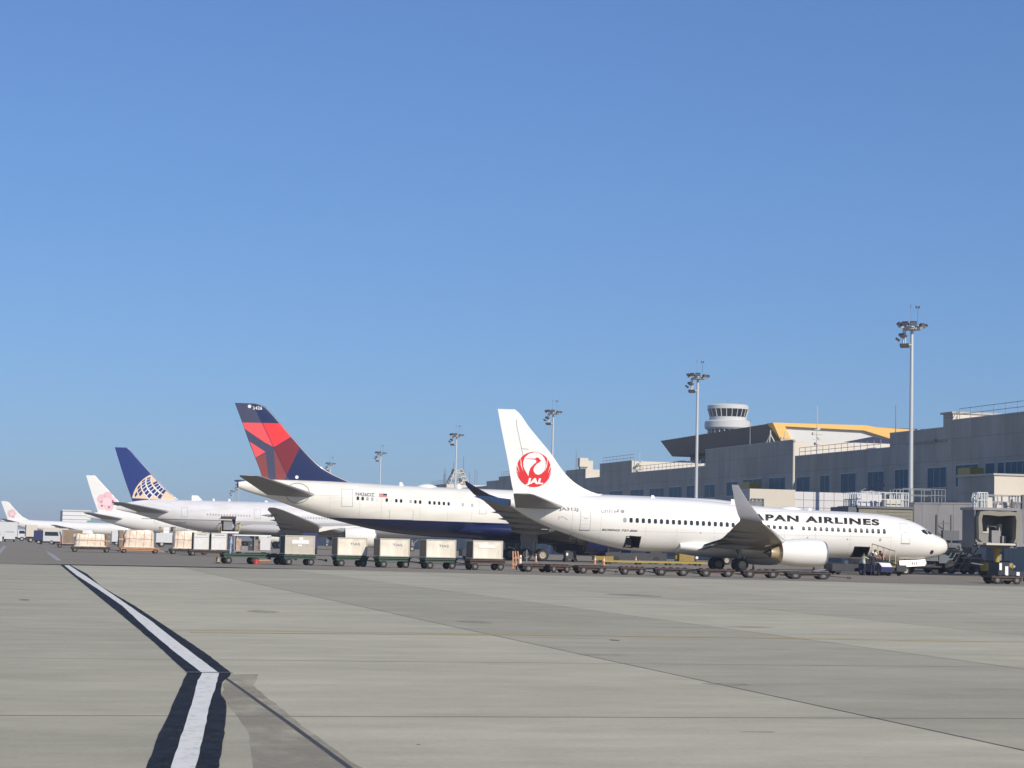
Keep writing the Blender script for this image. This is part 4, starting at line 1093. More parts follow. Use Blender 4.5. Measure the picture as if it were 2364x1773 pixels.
# distant wooded rise beyond the field
mb = MB(); rng = random.Random(5)
pts = []
for i in range(90):
    x = -2200 + i * 50
    h = 3 + 4 * math.sin(i * .35) ** 2 + rng.uniform(0, 2) + (3 if x < 40 else 0)
    pts.append((x, h))
for (xa, ha), (xb, hb) in zip(pts, pts[1:]):
    b = len(mb.v)
    mb.v += [(xa, 3300, 0), (xb, 3300, 0), (xb, 3380, hb), (xa, 3380, ha), (xb, 3700, hb * 1.6), (xa, 3700, ha * 1.6), (xa, 4200, 0), (xb, 4200, 0)]
    for f in ((0, 1, 2, 3), (3, 2, 4, 5), (5, 4, 7, 6)): mb.f.append([b + i for i in f]); mb.mi.append(0)
tag(mb.build('hills', ['hill'], smooth=60), kind='structure')

# ============================================================ TERMINAL
def at_base(o, base):
    o.location = (-base[0], -base[1], -base[2]); return o

FX = 118.0
tb = (FX, 260, 0)
term = thing('terminal_building', 'long grey terminal with blue windows and cream end walls behind the jets', 'terminal', tb)
def block(mb, y0, y1, z1, x0=FX, x1=FX + 42, z0=0):
    b = len(mb.v)
    mb.v += [(x0, y0, z0), (x1, y0, z0), (x1, y1, z0), (x0, y1, z0), (x0, y0, z1), (x1, y0, z1), (x1, y1, z1), (x0, y1, z1)]
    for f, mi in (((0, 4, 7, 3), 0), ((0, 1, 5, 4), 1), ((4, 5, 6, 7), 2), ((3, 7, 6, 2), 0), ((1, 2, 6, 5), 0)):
        mb.f.append([b + i for i in f]); mb.mi.append(mi)
blocks = [(150, 241.3, 18.45), (241.3, 257.8, 17.65), (257.8, 292.0, 15.75), (292.0, 331, 18.25), (331, 371.5, 15.5), (371.5, 392.2, 17.8), (392.2, 402, 15.2),
          (402, 416.6, 17.15), (416.6, 461.3, 15.6), (461.3, 474, 17.35), (474, 486, 16.55), (486, 530, 15.5), (530, 552, 17.0), (552, 640, 15.4), (640, 662, 17.0), (662, 900, 15.3)]
for y0, y1, z in blocks:
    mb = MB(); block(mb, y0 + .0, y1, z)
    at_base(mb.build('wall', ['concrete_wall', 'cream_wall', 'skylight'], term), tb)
# parapets and coping, proud of the facade
mb = MB()
for y0, y1, z in blocks:
    mb.box(FX - .06, FX + .30, y0 + .02, y1 - .02, z + .003, z + .16)
at_base(mb.build('coping', ['frame_grey'], term), tb)
mb = MB(); block(mb, 238.9, 241.6, 19.35, FX - .12, FX + 26, 14); mb.box(FX - .35, FX + 26, 238.7, 242.0, 19.353, 19.6, 0)
at_base(mb.build('parapet_wall', ['concrete_wall', 'cream_wall', 'skylight'], term), tb)
mb = MB(); block(mb, 256.9, 257.9, 17.9, FX + 3, FX + 40, 15); block(mb, 250.2, 250.9, 17.95, FX + .4, FX + 1.9, 16.2)
at_base(mb.build('stair_head', ['concrete_wall', 'cream_wall', 'skylight'], term), tb)
# service rail and pipe on the facade
mb = MB(); mb.box(FX - .22, FX - .03, 240.6, 252.5, 15.95, 16.07); mb.box(FX - .3, FX - .02, 243.6, 244.4, 16.07, 16.35)
at_base(mb.build('facade_pipe', ['machine_grey'], term), tb)
# windows
wins = [(246.2, 240.9, 10.2, 12.7, 3), (238.2, 232.2, 10.2, 12.8, 3), (230.3, 228.0, 10.2, 12.8, 1), (227.2, 225.6, 10.2, 12.8, 1), (225.2, 219.6, 10.2, 12.8, 4), (218.6, 210, 10.2, 12.8, 5), (256.0, 252.0, 9.6, 12.75, 3),
        (264.8, 259.6, 10.1, 12.7, 3), (274.0, 268.8, 10.1, 12.7, 2), (281.4, 278.1, 10.2, 12.65, 2), (290.4, 285.4, 10.3, 12.65, 2), (312.8, 304.5, 10.9, 12.8, 4), (301.5, 295.0, 10.9, 12.8, 3),
        (320.4, 315.3, 10.4, 12.6, 2), (331.0, 326.0, 10.3, 12.4, 2), (340.1, 336.0, 10.3, 12.45, 2), (349.6, 342.6, 10.3, 12.4, 3), (360.5, 352.3, 10.2, 12.35, 3),
        (372, 364, 10.2, 12.35, 3), (385, 377, 10.2, 12.35, 3), (398, 390, 10.2, 12.35, 3), (430, 420, 10.2, 12.3, 3), (450, 440, 10.2, 12.3, 3), (480, 470, 10.2, 12.3, 3)]
for ya, yb, z0, z1, n in wins:
    fr = MB(); t_ = .14
    fr.box(FX - .05, FX + .01, yb - t_, yb, z0 - t_, z1 + t_); fr.box(FX - .05, FX + .01, ya, ya + t_, z0 - t_, z1 + t_)
    fr.box(FX - .05, FX + .01, yb, ya, z1, z1 + t_); fr.box(FX - .07, FX + .01, yb, ya, z0 - t_, z0)
    for i in range(1, n):
        y = yb + (ya - yb) * i / n; fr.box(FX - .035, FX + .01, y - .04, y + .04, z0, z1)
    w = at_base(fr.build('window', ['frame_grey'], term), tb)
    g = MB(); g.box(FX - .02, FX - .005, yb, ya, z0, z1); g.build('window_glass', ['window_blue'], w)
# lower storey: recessed dark band and service doors in the shade
for y in range(200, 380, 12):
    mb = MB(); mb.box(FX - .04, FX - .01, y + 1.5, y + 6.0, .3, 3.6)
    at_base(mb.build('service_door', ['bridge_dark'], term), tb)
mb = MB(); mb.box(FX - .35, FX - .01, 160, 640, 8.1, 8.45)
at_base(mb.build('ledge', ['machine_grey'], term), tb)
# roof skylights
for cx, cy, w, z0, h in ((134.5, 300, 6.5, 18.26, 1.45), (126.5, 301, 3.0, 18.26, .5), (140, 384, 6, 17.81, 1.5), (132, 383, 5, 17.81, .9), (150, 310, 7, 18.26, 1.5)):
    mb = MB(); mb.add([(cx - w, cy - w * .5, z0), (cx + w, cy - w * .5, z0), (cx + w, cy + w * .5, z0), (cx - w, cy + w * .5, z0), (cx - .3, cy, z0 + h), (cx + .3, cy, z0 + h)],
                      [(0, 1, 5, 4), (1, 2, 5), (2, 3, 4, 5), (3, 0, 4)])
    at_base(mb.build('roof_skylight', ['roof_blue'], term), tb)
def railing(parent, base, name, x0, y0, x1, y1, z, h=1.1, step=2.2, rails=2, mat='rail', r=.035):
    mb = MB(); L = math.hypot(x1 - x0, y1 - y0); n = max(1, round(L / step))
    for i in range(n + 1):
        t = i / n; x, y = x0 + (x1 - x0) * t, y0 + (y1 - y0) * t
        mb.box(x - r, x + r, y - r, y + r, z, z + h)
    for k in range(1, rails + 1):
        zz = z + h * k / rails; mb.beam((x0, y0, zz), (x1, y1, zz), r * 1.8)
    o = mb.build(name, [mat], parent)
    return at_base(o, base) if base else o
railing(term, tb, 'roof_railing', FX + .6, 160, FX + .6, 238.5, 18.6, 1.35, 3.0)
railing(term, tb, 'roof_railing', FX + .6, 262, FX + .6, 291, 15.9, 1.2)
railing(term, tb, 'roof_railing', FX + .6, 333, FX + .6, 371, 15.6, 1.2)
railing(term, tb, 'roof_railing', FX + .6, 372, FX + .6, 392, 17.9, 1.2)
railing(term, tb, 'roof_railing', FX + .6, 417, FX + .6, 461, 15.7, 1.1)
railing(term, tb, 'roof_railing', FX + .6, 462, FX + .6, 474, 17.5, 1.1)
railing(term, tb, 'roof_railing', FX + .6, 531, FX + .6, 551, 17.1, 1.1)
# small roof plant boxes
for x, y, z, w, h in ((FX + 1.2, 329, 18.26, .9, .01), (FX + 2, 409, 17.2, 1.6, 1.7), (FX + 4, 398, 15.25, 3.2, 1.6), (FX + 6, 340, 15.55, 4, 1.0), (FX + 9, 350, 15.55, 3, 1.2), (FX + 8, 280, 15.8, 3.5, .9)):
    mb = MB(); mb.box(x, x + w, y, y + w, z, z + h + .3)
    at_base(mb.build('roof_plant', ['cream_wall'], term), tb)
# yellow maintenance cradle over the windows
for y in (229.5, 303):
    cr = thing('maintenance_hoist', 'yellow green caged hoist on the facade ' + ('above the far right cream link block' if y < 250 else 'just above the pale bridge box'), 'hoist', (FX - 2.4, y, 8.46))
    mb = MB(); mb.box(-.9, .9, -1.6, 1.6, 2.6, 3.7); mb.build('cage', ['yellow_bright'], cr)
    mb = MB()
    for a in (-.8, .8):
        for b in (-1.4, 1.4): mb.box(a - .06, a + .06, b - .06, b + .06, 0, 2.6)
    mb.beam((0, -1.5, .0), (0, 1.5, 2.6), .12); mb.build('frame', ['machine_grey'], cr)

# departure hall with the orange roof edge
hb = (140, 359, 0)
hall = thing('departure_hall', 'dark wedge-roofed hall with a bright orange roof edge behind the terminal', 'hall', hb)
mb = MB()
west = [(140.0, 359.3, 24.9), (140.0, 421, 24.4), (141.5, 417.5, 21.0), (141.5, 356.0, 21.0)]
mb.v += west + [(200, 359.3, 25.2), (200, 421, 24.8), (200, 417.5, 21.0), (200, 356.0, 21.0)]
for f in ((0, 1, 2, 3), (4, 7, 6, 5), (0, 4, 5, 1), (1, 5, 6, 2), (3, 2, 6, 7)): mb.f.append(list(f)); mb.mi.append(0)
at_base(mb.build('roof_volume', ['hall_dark'], hall), hb)
mb = MB(); mb.box(145, 199, 358.2, 416, 0, 20.99); at_base(mb.build('hall_base', ['bridge_dark'], hall), hb)
mb = MB()
for y in range(362, 412, 6): mb.box(144.9, 144.98, y, y + 4.5, 19.2, 20.7)
at_base(mb.build('window_band', ['window_blue'], hall), hb)
mb = MB(); mb.box(141.9, 199, 357.2, 358.0, 17.0, 24.3); at_base(mb.build('end_wall', ['tower_white'], hall), hb)
prof = [(140, 25.0), (158.5, 25.15), (160.5, 24.85), (175, 24.6), (175, 22.7), (163.5, 22.8), (158.0, 24.2), (142.4, 24.4), (144.4, 20.6), (142.2, 20.6)]
mb = MB(); n = len(prof)
mb.v += [(x, 356.4, z) for x, z in prof] + [(x, 359.6 if x < 150 else 360.5, z) for x, z in prof]
mb.f += [list(range(n)), list(range(2 * n - 1, n - 1, -1))] + [[i, i + n, (i + 1) % n + n, (i + 1) % n] for i in range(n)]; mb.mi += [0] * (n + 2)
at_base(mb.build('roof_edge', ['orange'], hall), hb)

# control tower
cb_ = (210, 570, 0)
twr = thing('control_tower', 'white round control tower with a dark glazed cab, rising behind the dark hall roof', 'tower', cb_)
mb = MB(); mb.revolve([(0, 5.2), (34.8, 5.2)], (0, 0, 0), 32, 0, 'z'); mb.build('shaft', ['tower_white'], twr, smooth=40)
mb = MB(); mb.revolve([(34.6, 5.6), (36.6, 5.6)], (0, 0, 0), 32, 0, 'z'); mb.build('lower_windows', ['glass_dark'], twr, smooth=40)
mb = MB()
for k in range(24):
    a = 2 * math.pi * k / 24; mb.beam((5.7 * math.cos(a), 5.7 * math.sin(a), 34.6), (5.7 * math.cos(a), 5.7 * math.sin(a), 36.6), .3)
mb.build('lower_mullions', ['tower_white'], twr)
mb = MB(); mb.revolve([(36.3, 5.5), (36.3, 6.3), (36.8, 6.75), (38.5, 6.7), (38.9, 6.2), (38.9, 5.4)], (0, 0, 0), 40, 0, 'z'); mb.build('gallery', ['tower_white'], twr, smooth=40)
mb = MB(); mb.revolve([(38.9, 5.1), (38.9, 5.35), (39.9, 5.4), (39.9, 5.0)], (0, 0, 0), 40, 0, 'z'); mb.build('cab_base', ['tower_white'], twr, smooth=40)
mb = MB(); mb.revolve([(39.9, 5.1), (42.2, 5.8)], (0, 0, 0), 32, 0, 'z'); mb.build('cab_glazing', ['glass_dark'], twr, smooth=30)
mb = MB()
for k in range(22):
    a = 2 * math.pi * k / 22; mb.beam((5.2 * math.cos(a), 5.2 * math.sin(a), 39.9), (5.9 * math.cos(a), 5.9 * math.sin(a), 42.2), .16)
mb.build('cab_mullions', ['tower_white'], twr)
mb = MB(); mb.revolve([(42.2, 5.5), (42.2, 5.98), (43.2, 5.95), (43.6, 5.3), (43.6, .01)], (0, 0, 0), 40, 0, 'z'); mb.build('cab_roof', ['tower_white'], twr, smooth=40)
mb = MB()
for a, b, h in ((0, 0, 1.6), (2, 1, .8), (-3, 1, .7), (3, -2, .7)): mb.tube((a, b, 43.6), (a, b, 43.6 + h), .06, n=6)
mb.build('roof_antenna', ['rail'], twr)

# lattice antenna cluster and lone masts on the roofs
lat = thing('antenna_cluster', 'cluster of lattice frames and whip antennas on the roof, seen above the cream jet', 'antenna', (122.5, 537, 15.4))
mb = MB(); rng = random.Random(11)
for k in range(4):
    sx, sy = ((-1, -1), (1, -1), (1, 1), (-1, 1))[k]; nx_, ny_ = ((1, -1), (1, 1), (-1, 1), (-1, -1))[k]
    for l in range(6):
        w0, w1 = 3.4 - l * .42, 3.4 - (l + 1) * .42; z0, z1 = l * 1.0, (l + 1) * 1.0
        mb.beam((sx * w0, sy * w0, z0), (sx * w1, sy * w1, z1), .20)
        mb.beam((sx * w0, sy * w0, z0), (nx_ * w0, ny_ * w0, z0), .14)
        mb.beam((sx * w0, sy * w0, z0), (nx_ * w1, ny_ * w1, z1), .12)
mb.build('lattice_frame', ['cream_box'], lat)
mb = MB()
for _ in range(14):
    a, r_ = rng.uniform(0, 6.28), rng.uniform(1.5, 5.2)
    mb.tube((r_ * math.cos(a), r_ * math.sin(a), 0), (r_ * math.cos(a), r_ * math.sin(a), rng.uniform(2.4, 6.4)), .06, n=6)
mb.tube((1.5, 0, 5), (1.5, 0, 9.2), .08, n=6); mb.tube((-1.2, 0, 5), (-1.2, 0, 7.6), .07, n=6)
mb.build('whip_antenna', ['rail'], lat)
mb = MB()
for _ in range(16):
    a, z = rng.uniform(0, 6.28), rng.uniform(.5, 5.4); r_ = 3.4 - z * .42
    mb.box(r_ * math.cos(a) - .35, r_ * math.cos(a) + .35, r_ * math.sin(a) - .35, r_ * math.sin(a) + .35, z, z + .6, rng.choice([0, 1, 1]))
mb.build('equipment_box', ['cream_box', 'lamp_dark'], lat)
def roof_mast(label, loc, h, arms):
    t = thing('roof_mast', label, 'mast', loc)
    mb = MB(); mb.tube((0, 0, 0), (0, 0, h), .09, .05, 8); mb.build('pole', ['lamp_pale' if arms else 'rail'], t)
    if arms:
        mb = MB(); rng = random.Random(int(h * 7))
        for k in range(arms):
            z = h * (.12 + .5 * k / arms); a = rng.uniform(0, 3.1)
            mb.beam((-.8 * math.cos(a), -.8 * math.sin(a), z), (.8 * math.cos(a), .8 * math.sin(a), z), .08)
            mb.box(.5 * math.cos(a) - .2, .5 * math.cos(a) + .2, .5 * math.sin(a) - .2, .5 * math.sin(a) + .2, z, z + .35)
        mb.build('aerial_bracket', ['lamp_pale'], t)
t = thing('light_pole', 'plain pale pole standing against the facade below the corner of the tall wall block', 'pole', (115.2, 284.8, 0))
mb = MB(); mb.tube((0, 0, 0), (0, 0, 17.6), .24, .17, 12); mb.build('pole', ['cream_wall'], t, smooth=50)
mb = MB(); mb.tube((0, 0, 17.6), (0, 0, 17.85), .24, .2, 12); mb.build('cap', ['machine_grey'], t, smooth=50)
roof_mast('tall thin mast with brackets standing on the cream roof below the orange edge', (FX + 1.5, 286.5, 15.8), 7.4, 5)
roof_mast('thin bare mast rising beside the right end of the orange roof edge', (FX + 3, 262.5, 15.8), 6.2, 0)
roof_mast('slim grey mast in front of the dark hall wall', (FX + 3, 318, 18.2), 4.6, 0)
roof_mast('short bracketed mast at the edge of the tall block left of the hall', (FX + 1, 370, 15.5), 4.0, 4)
roof_mast('short mast carrying a dish-like lamp on the block in front of the hall', (FX + 2, 300.5, 18.2), 1.9, 2)
t = thing('roof_tripod', 'small pale lattice tripod on the dark roof in front of the hall', 'antenna', (FX + 3, 309, 18.2))
mb = MB()
for a in (0, 2.1, 4.2): mb.beam((1.1 * math.cos(a), 1.1 * math.sin(a), 0), (0, 0, 1.9), .13)
mb.tube((0, 0, 1.9), (0, 0, 2.5), .1, n=6); mb.build('tripod_frame', ['lamp_pale'], t)
t = thing('water_tank', 'small white roof tank with an antenna, right of the crane tail', 'tank', (FX + 1.6, 409.5, 17.2))
mb = MB(); mb.box(-.9, .9, -.8, .8, .7, 2.5); mb.build('tank', ['cream_wall'], t)
mb = MB(); mb.box(-.7, .7, -.6, .6, 0, .7); mb.build('stand', ['machine_grey'], t)
mb = MB(); mb.tube((-1.4, 0, 0), (-1.5, 0, 4.2), .09, .04, 6); mb.build('whip_antenna', ['rail'], t)

# distant pale building at the far left
db = (49.5, 1100, 0)
far = thing('cargo_building', 'distant white ribbed building behind the leftmost pair of tails', 'building', db)
mb = MB(); block(mb, 1100, 1130, 14.2, 42.8, 57); at_base(mb.build('wall', ['machine_grey', 'white', 'skylight'], far), db)
mb = MB()
for z in (5.6, 7.6, 9.6, 11.6): mb.box(42.9, 56.9, 1099.7, 1099.98, z, z + .35)
mb.box(42.6, 57.2, 1099.5, 1100, 13.8, 14.5)
at_base(mb.build('cladding_rib', ['pale_box'], far), db)
mb = MB(); mb.box(55.5, 58.4, 1099.3, 1099.6, 7.2, 9.2); at_base(mb.build('green_sign', ['green_paint'], far), db)

# ============================================================ FLOODLIGHT MASTS
def light_mast():
    t = thing('light_mast', 'x', 'light mast', (0, 0, 0), 0, 'floodlight masts along the terminal')
    mb = MB(); mb.tube((0, 0, 0), (0, 0, 29.6), .33, .19, 16); mb.tube((0, 0, 0), (0, 0, .9), .7, .7, 16)
    mb.build('pole', ['mast_steel'], t, smooth=50)
    mb = MB()
    mb.revolve([(29.1, .3), (29.1, 1.15), (29.35, 1.15), (29.35, .3)], (0, 0, 0), 20, 0, 'z')
    for a in range(0, 360, 45): mb.beam((0, 0, 29.2), (1.75 * math.cos(R(a)), 1.75 * math.sin(R(a)), 29.45), .10)
    mb.box(-1.5, .1, -.15, .15, 27.2, 27.32); mb.box(-1.2, -1.08, -.1, .1, 27.2, 29.2); mb.box(-.95, -.83, -.1, .1, 27.2, 29.2)
    mb.build('lamp_ring', ['lamp_pale'], t)
    def lamp(cx, cy, cz, a, tilt, w=.78, h=.5):
        m4 = Matrix.Translation((cx, cy, cz)) @ Matrix.Rotation(a, 4, 'Z') @ Matrix.Rotation(tilt, 4, 'Y')
        mb = MB(); mb.box(-.12, .14, -w / 2, w / 2, -h / 2, h / 2, 0, M4=m4); mb.box(.14, .17, -w / 2 + .05, w / 2 - .05, -h / 2 + .05, h / 2 - .05, 1, M4=m4)
        mb.build('floodlight', ['lamp_dark', 'glass_grey'], t)
    for a in (0, 40, 85, 290, 325): lamp(1.7 * math.cos(R(a)), 1.7 * math.sin(R(a)), 29.62, R(a), R(66), .66, .4)
    for a in (140, 178, 215, 250): lamp(1.6 * math.cos(R(a)), 1.6 * math.sin(R(a)), 29.75, R(a), R(45), .82, .52)
    lamp(-1.35, -.3, 28.35, R(200), R(55), .95, .6); lamp(-1.1, -.3, 27.1, R(230), R(60), 1.1, .6); lamp(-1.7, .4, 27.9, R(150), R(55))
    mb = MB(); mb.tube((-.15, 0, 29.3), (-.15, 0, 32.3), .03, .02, 6); mb.tube((-.15, 0, 31.8), (-.15, 0, 32.2), .07, .07, 6)
    mb.build('lightning_rod', ['rail'], t)
    mb = MB(); mb.tube((.75, 0, 29.3), (.75, 0, 31.9), .018, n=5); mb.box(.5, .64, -.1, .1, 31.8, 32.1); mb.box(.86, 1.0, -.1, .1, 31.8, 32.1); mb.beam((.5, 0, 31.95), (1.0, 0, 31.95), .04)
    mb.build('warning_light', ['lamp_dark'], t)
    return t
mast_spots = [(110.2, 234.6, 'tallest-looking floodlight mast, right of the control tower by the jet bridges'), (112.2, 318.8, 'floodlight mast just left of the control tower'),
              (116.1, 420.4, 'floodlight mast directly behind the crane-emblem tail'), (119.2, 525.0, 'floodlight mast in front of the lattice antenna cluster'),
              (122.7, 647.8, 'floodlight mast rising from the middle of the cream jet'), (124.0, 752.2, 'small floodlight mast right behind the red triangle tail'),
              (146.5, 1240, 'smallest floodlight mast, left of the red triangle tail')]
lm = light_mast()
masts = [lm] + [copy_tree(lm) for _ in mast_spots[1:]]
for o, (x, y, lab) in zip(masts, mast_spots): o.location = (x, y, 0); o['label'] = lab
ex = copy_tree(lm); ex.location = (132.0, 1092, 0); ex['label'] = 'pale mast head just above the smallest dark mast head'
# ============================================================ JET BRIDGES
def wheels_pair(parent, x, y, r, w, track, name='wheel', axis='y'):
    mb = MB()
    for q in (-1, 1):
        mb.revolve([(-w / 2, .01), (-w / 2, r * .9), (-w * .3, r), (w * .3, r), (w / 2, r * .9), (w / 2, .01)], (x, y + q * track / 2, r), 16, 0, axis)
    return mb.build(name, ['tyre'], parent, smooth=40)

def tunnel(root, p0, p1, w, h, name='tunnel', mat='bridge_grey', ribs=0):
    """box tunnel between two floor-centre points (root-local)"""
    p0, p1 = Vector(p0), Vector(p1); d = p1 - p0; L = d.length
    a = math.atan2(d.y, d.x); pit = math.atan2(d.z, math.hypot(d.x, d.y))
    m4 = Matrix.Translation(p0) @ Matrix.Rotation(a, 4, 'Z') @ Matrix.Rotation(-pit, 4, 'Y')
    mb = MB(); mb.box(0, L, -w / 2, w / 2, 0, h, 0, M4=m4)
    for k in range(ribs):
        x = L * (k + .5) / ribs
        for s in (-1, 1): mb.box(x - .05, x + .05, s * w / 2 - .04, s * w / 2 + .04, .05, h - .05, 0, M4=m4)
    mb.box(0, L, -w / 2 - .06, w / 2 + .06, h + .002, h + .14, 0, M4=m4)
    mb.box(0, L, -w / 2 - .06, w / 2 + .06, -.22, -.002, 0, M4=m4)
    return mb.build(name, [mat], root)

def rail_cage(root, x0, x1, y0, y1, z, h, mat='rail_white', name='roof_railing', n=3, r=.035):
    mb = MB()
    for (a, b, c, d) in ((x0, y0, x1, y0), (x1, y0, x1, y1), (x1, y1, x0, y1), (x0, y1, x0, y0)):
        for k in range(n):
            t = k / n; x, y = a + (c - a) * t, b + (d - b) * t
            mb.box(x - r, x + r, y - r, y + r, z, z + h)
        for q in (.5, 1.0): mb.beam((a, b, z + h * q), (c, d, z + h * q), r * 1.8)
    return mb.build(name, [mat], root)

# bridge for the vacant stand on the right, its open mouth facing the camera
B = thing('jet_bridge', 'grey jet bridge with an open khaki-framed mouth, right of the crane jet nose', 'jet bridge', (82, 159, 0), 0, 'jet bridges at the terminal')
mb = MB()
mb.add([(-2.0, -.9, 2.6), (-2.0, 1.3, 2.6), (-2.0, 1.3, 5.5), (-2.0, -.9, 5.5), (-1.88, -.9, 2.6), (-1.88, 1.3, 2.6), (-1.88, 1.3, 5.5), (-1.88, -.9, 5.5)], [(0, 1, 2, 3), (7, 6, 5, 4), (0, 3, 7, 4), (1, 5, 6, 2)], 1)
mb.box(1.85, 2.0, -.9, 3.4, 2.6, 5.5, 0)
mb.box(-2.1, 2.1, -.95, 1.5, 5.503, 5.72, 0); mb.box(-.6, 2.1, 1.5, 3.6, 5.503, 5.72, 0); mb.box(-2.0, 2.0, -.6, 1.4, 2.4, 2.597, 1)
mb.box(-1.88, 1.84, 1.2, 1.3, 2.6, 5.5, 1)
mb.build('cab', ['bridge_grey', 'bridge_dark'], B)  # left wall takes the darker colour to hold its shade
mb = MB()
prof = [(-1.55, 2.85), (-1.85, 3.1), (-1.9, 4.9), (-1.75, 5.35), (-.9, 5.45), (0, 5.40), (.9, 5.45), (1.75, 5.35), (1.9, 4.9), (1.85, 3.1), (1.6, 2.85)]
inner = [(-1.25, 2.85), (-1.45, 3.2), (-1.6, 4.7), (-1.5, 5.1), (-.9, 5.09), (0, 5.02), (.9, 5.09), (1.45, 5.1), (1.55, 4.7), (1.48, 3.2), (1.3, 2.85)]
n = len(prof)
for y in (-1.45, -.85):
    mb.v += [(x, y, z) for x, z in prof] + [(x, y, z) for x, z in inner]
for i in range(n - 1):
    for f in ([i, i + 1, n + i + 1, n + i], [2 * n + i, 3 * n + i, 3 * n + i + 1, 2 * n + i + 1], [i, 2 * n + i, 2 * n + i + 1, i + 1], [n + i, n + i + 1, 3 * n + i + 1, 3 * n + i]): mb.f.append(f); mb.mi.append(0)
mb.build('canopy_bellows', ['bellows'], B)
mb = MB(); mb.box(-1.2, 1.45, -1.5, -.9, 2.62, 2.78); mb.build('bumper_sill', ['cream_box'], B)
mb = MB()
mb.box(-1.5, -.1, .3, .4, 2.65, 3.6, 0); mb.box(-1.5, -.1, .25, .38, 3.603, 3.75, 1); mb.box(-1.5, -1.36, .25, .38, 3.753, 4.3, 1); mb.box(-.95, -.72, .25, .38, 3.753, 4.15, 1); mb.box(-.26, -.1, .25, .38, 3.753, 4.25, 1)
mb.box(.05, .80, .0, .5, 2.65, 3.85, 2); mb.box(.82, 1.06, .2, .6, 3.3, 4.4, 1); mb.box(.92, 1.25, -.2, .18, 2.65, 3.4, 2); mb.box(-1.45, -.2, -.3, .0, 2.65, 2.85, 2)
mb.build('operator_console', ['machine_grey', 'alu_grey', 'bridge_grey'], B)
tunnel(B, (2.6, 3.2, 2.75), (30, 19, 3.9), 2.9, 2.9, ribs=14, name='tunnel')
mb = MB(); mb.tube((.9, .7, 1.0), (.9, .7, 2.4), .22, n=12); mb.tube((.9, .7, 2.1), (.9, .7, 2.4), .42, .42, 12); mb.build('lift_column', ['yellow_bright'], B, smooth=40)
mb = MB(); mb.box(-.2, 1.9, -.2, 1.6, .45, 1.15); mb.box(.1, .5, -.35, -.2, .6, 1.0); mb.build('drive_carriage', ['yellow_bright'], B)
for dx in (.1, 1.5): wheels_pair(B, dx, .7, .42, .3, 1.9)
mb = MB()
for x in (-1.2, -.6, 0): mb.beam((x, 2.4, 2.4), (x - .9, 3.2, .3), .1)
for z in (.5, 1.0, 1.5, 2.0): mb.box(-2.3, -.6, 2.6, 3.2, z, z + .06)
mb.beam((-1.7, 2.0, 2.4), (.6, 2.2, 1.2), .14); mb.beam((-1.9, 1.4, 1.5), (.4, 1.2, 1.5), .35, .12); mb.beam((-1.4, 1.0, 1.1), (.2, 1.0, .9), .5, .1)
mb.build('service_stair', ['bridge_dark'], B)  # stair coloured dark to match the shade under the bridge
rail_cage(B, -1.35, -.45, -.2, .7, 5.72, 1.25, n=3)
rail_cage(B, -.2, 3.3, .4, 3.2, 5.72, 1.1, 'rail', n=5)
mb = MB(); mb.box(-.2, .2, .2, .6, 5.72, 6.6); mb.box(.7, 1.3, .4, 1.0, 5.72, 6.0, 0); mb.box(1.9, 2.5, 1.0, 1.8, 5.72, 6.3, 0); mb.tube((.85, .5, 6.0), (.85, .5, 6.75), .08, n=6); mb.box(3.0, 3.25, .3, .6, 5.72, 6.9, 1); mb.tube((2.1, .4, 5.72), (2.1, .4, 6.5), .16, .1, 8, 1)
mb.build('roof_plant', ['cream_box', 'bridge_dark'], B)

L2 = thing('bridge_link', 'cream link block at the right edge, above the open-mouthed jet bridge', 'link building', (98.3, 190, 0))
mb = MB(); block(mb, 0, 8, 9.75, 0, 19.6, 5.6)
mb.build('wall', ['concrete_wall', 'cream_wall', 'skylight'], L2)
mb = MB(); mb.box(-.15, 19.6, -.15, 8.1, 9.753, 9.95); mb.build('roof_edge', ['frame_grey'], L2)
mb = MB()
for x in (.8, 10, 18.8):
    for y in (.8, 7.2): MB().tube((x, y, 0), (x, y, 5.6), .4, n=12).build('support_column', ['bridge_grey'], L2, smooth=50)

# bridge standing on the far side of the crane jet
B1 = thing('jet_bridge', 'grey ribbed jet bridge docked behind the nose of the crane jet', 'jet bridge', (78, 172, 0), 0, 'jet bridges at the terminal')
mb = MB(); mb.box(-2.2, 3.0, 0, 4.2, 2.7, 5.7)
for k in range(9): mb.box(-.4, 2.9, -.05, 0, 3.0 + k * .3, 3.12 + k * .3)
mb.build('cab', ['bellows'], B1)
mb = MB(); mb.box(-2.4, 3.1, -.15, 4.3, 5.703, 5.9); mb.box(-3.2, -2.4, 0, 4.0, 5.3, 5.8); mb.build('cab_roof', ['bridge_dark'], B1)
tunnel(B1, (3.05, 3.0, 3.1), (33, 26, 4.1), 3.1, 3.15, ribs=12)
rail_cage(B1, -1.9, 2.6, .1, 4.0, 5.9, 1.25, n=8)
mb = MB(); mb.box(-1.6, 1.0, 1.6, 3.4, 5.9, 7.0, 0); mb.box(.8, 2.2, .8, 2.4, 5.9, 6.6, 1); mb.box(.3, .6, .3, .6, 5.9, 7.0, 2); mb.tube((.2, .2, 5.9), (.2, .2, 7.2), .1, n=6, mi=2)
mb.build('roof_plant', ['pale_box', 'cream_box', 'bridge_dark'], B1)
rail_cage(B1, 4.0, 8.2, 4.2, 7.0, 6.55, 1.15, 'machine_grey', n=4, r=.03)
mb = MB(); mb.box(2.0, 2.25, 1.0, 1.25, .9, 2.9); mb.box(1.2, 3.2, .2, 2.2, .5, 1.0); mb.build('drive_carriage', ['yellow_bright'], B1)
for dx in (1.5, 2.9): wheels_pair(B1, dx, 1.2, .42, .3, 1.8)
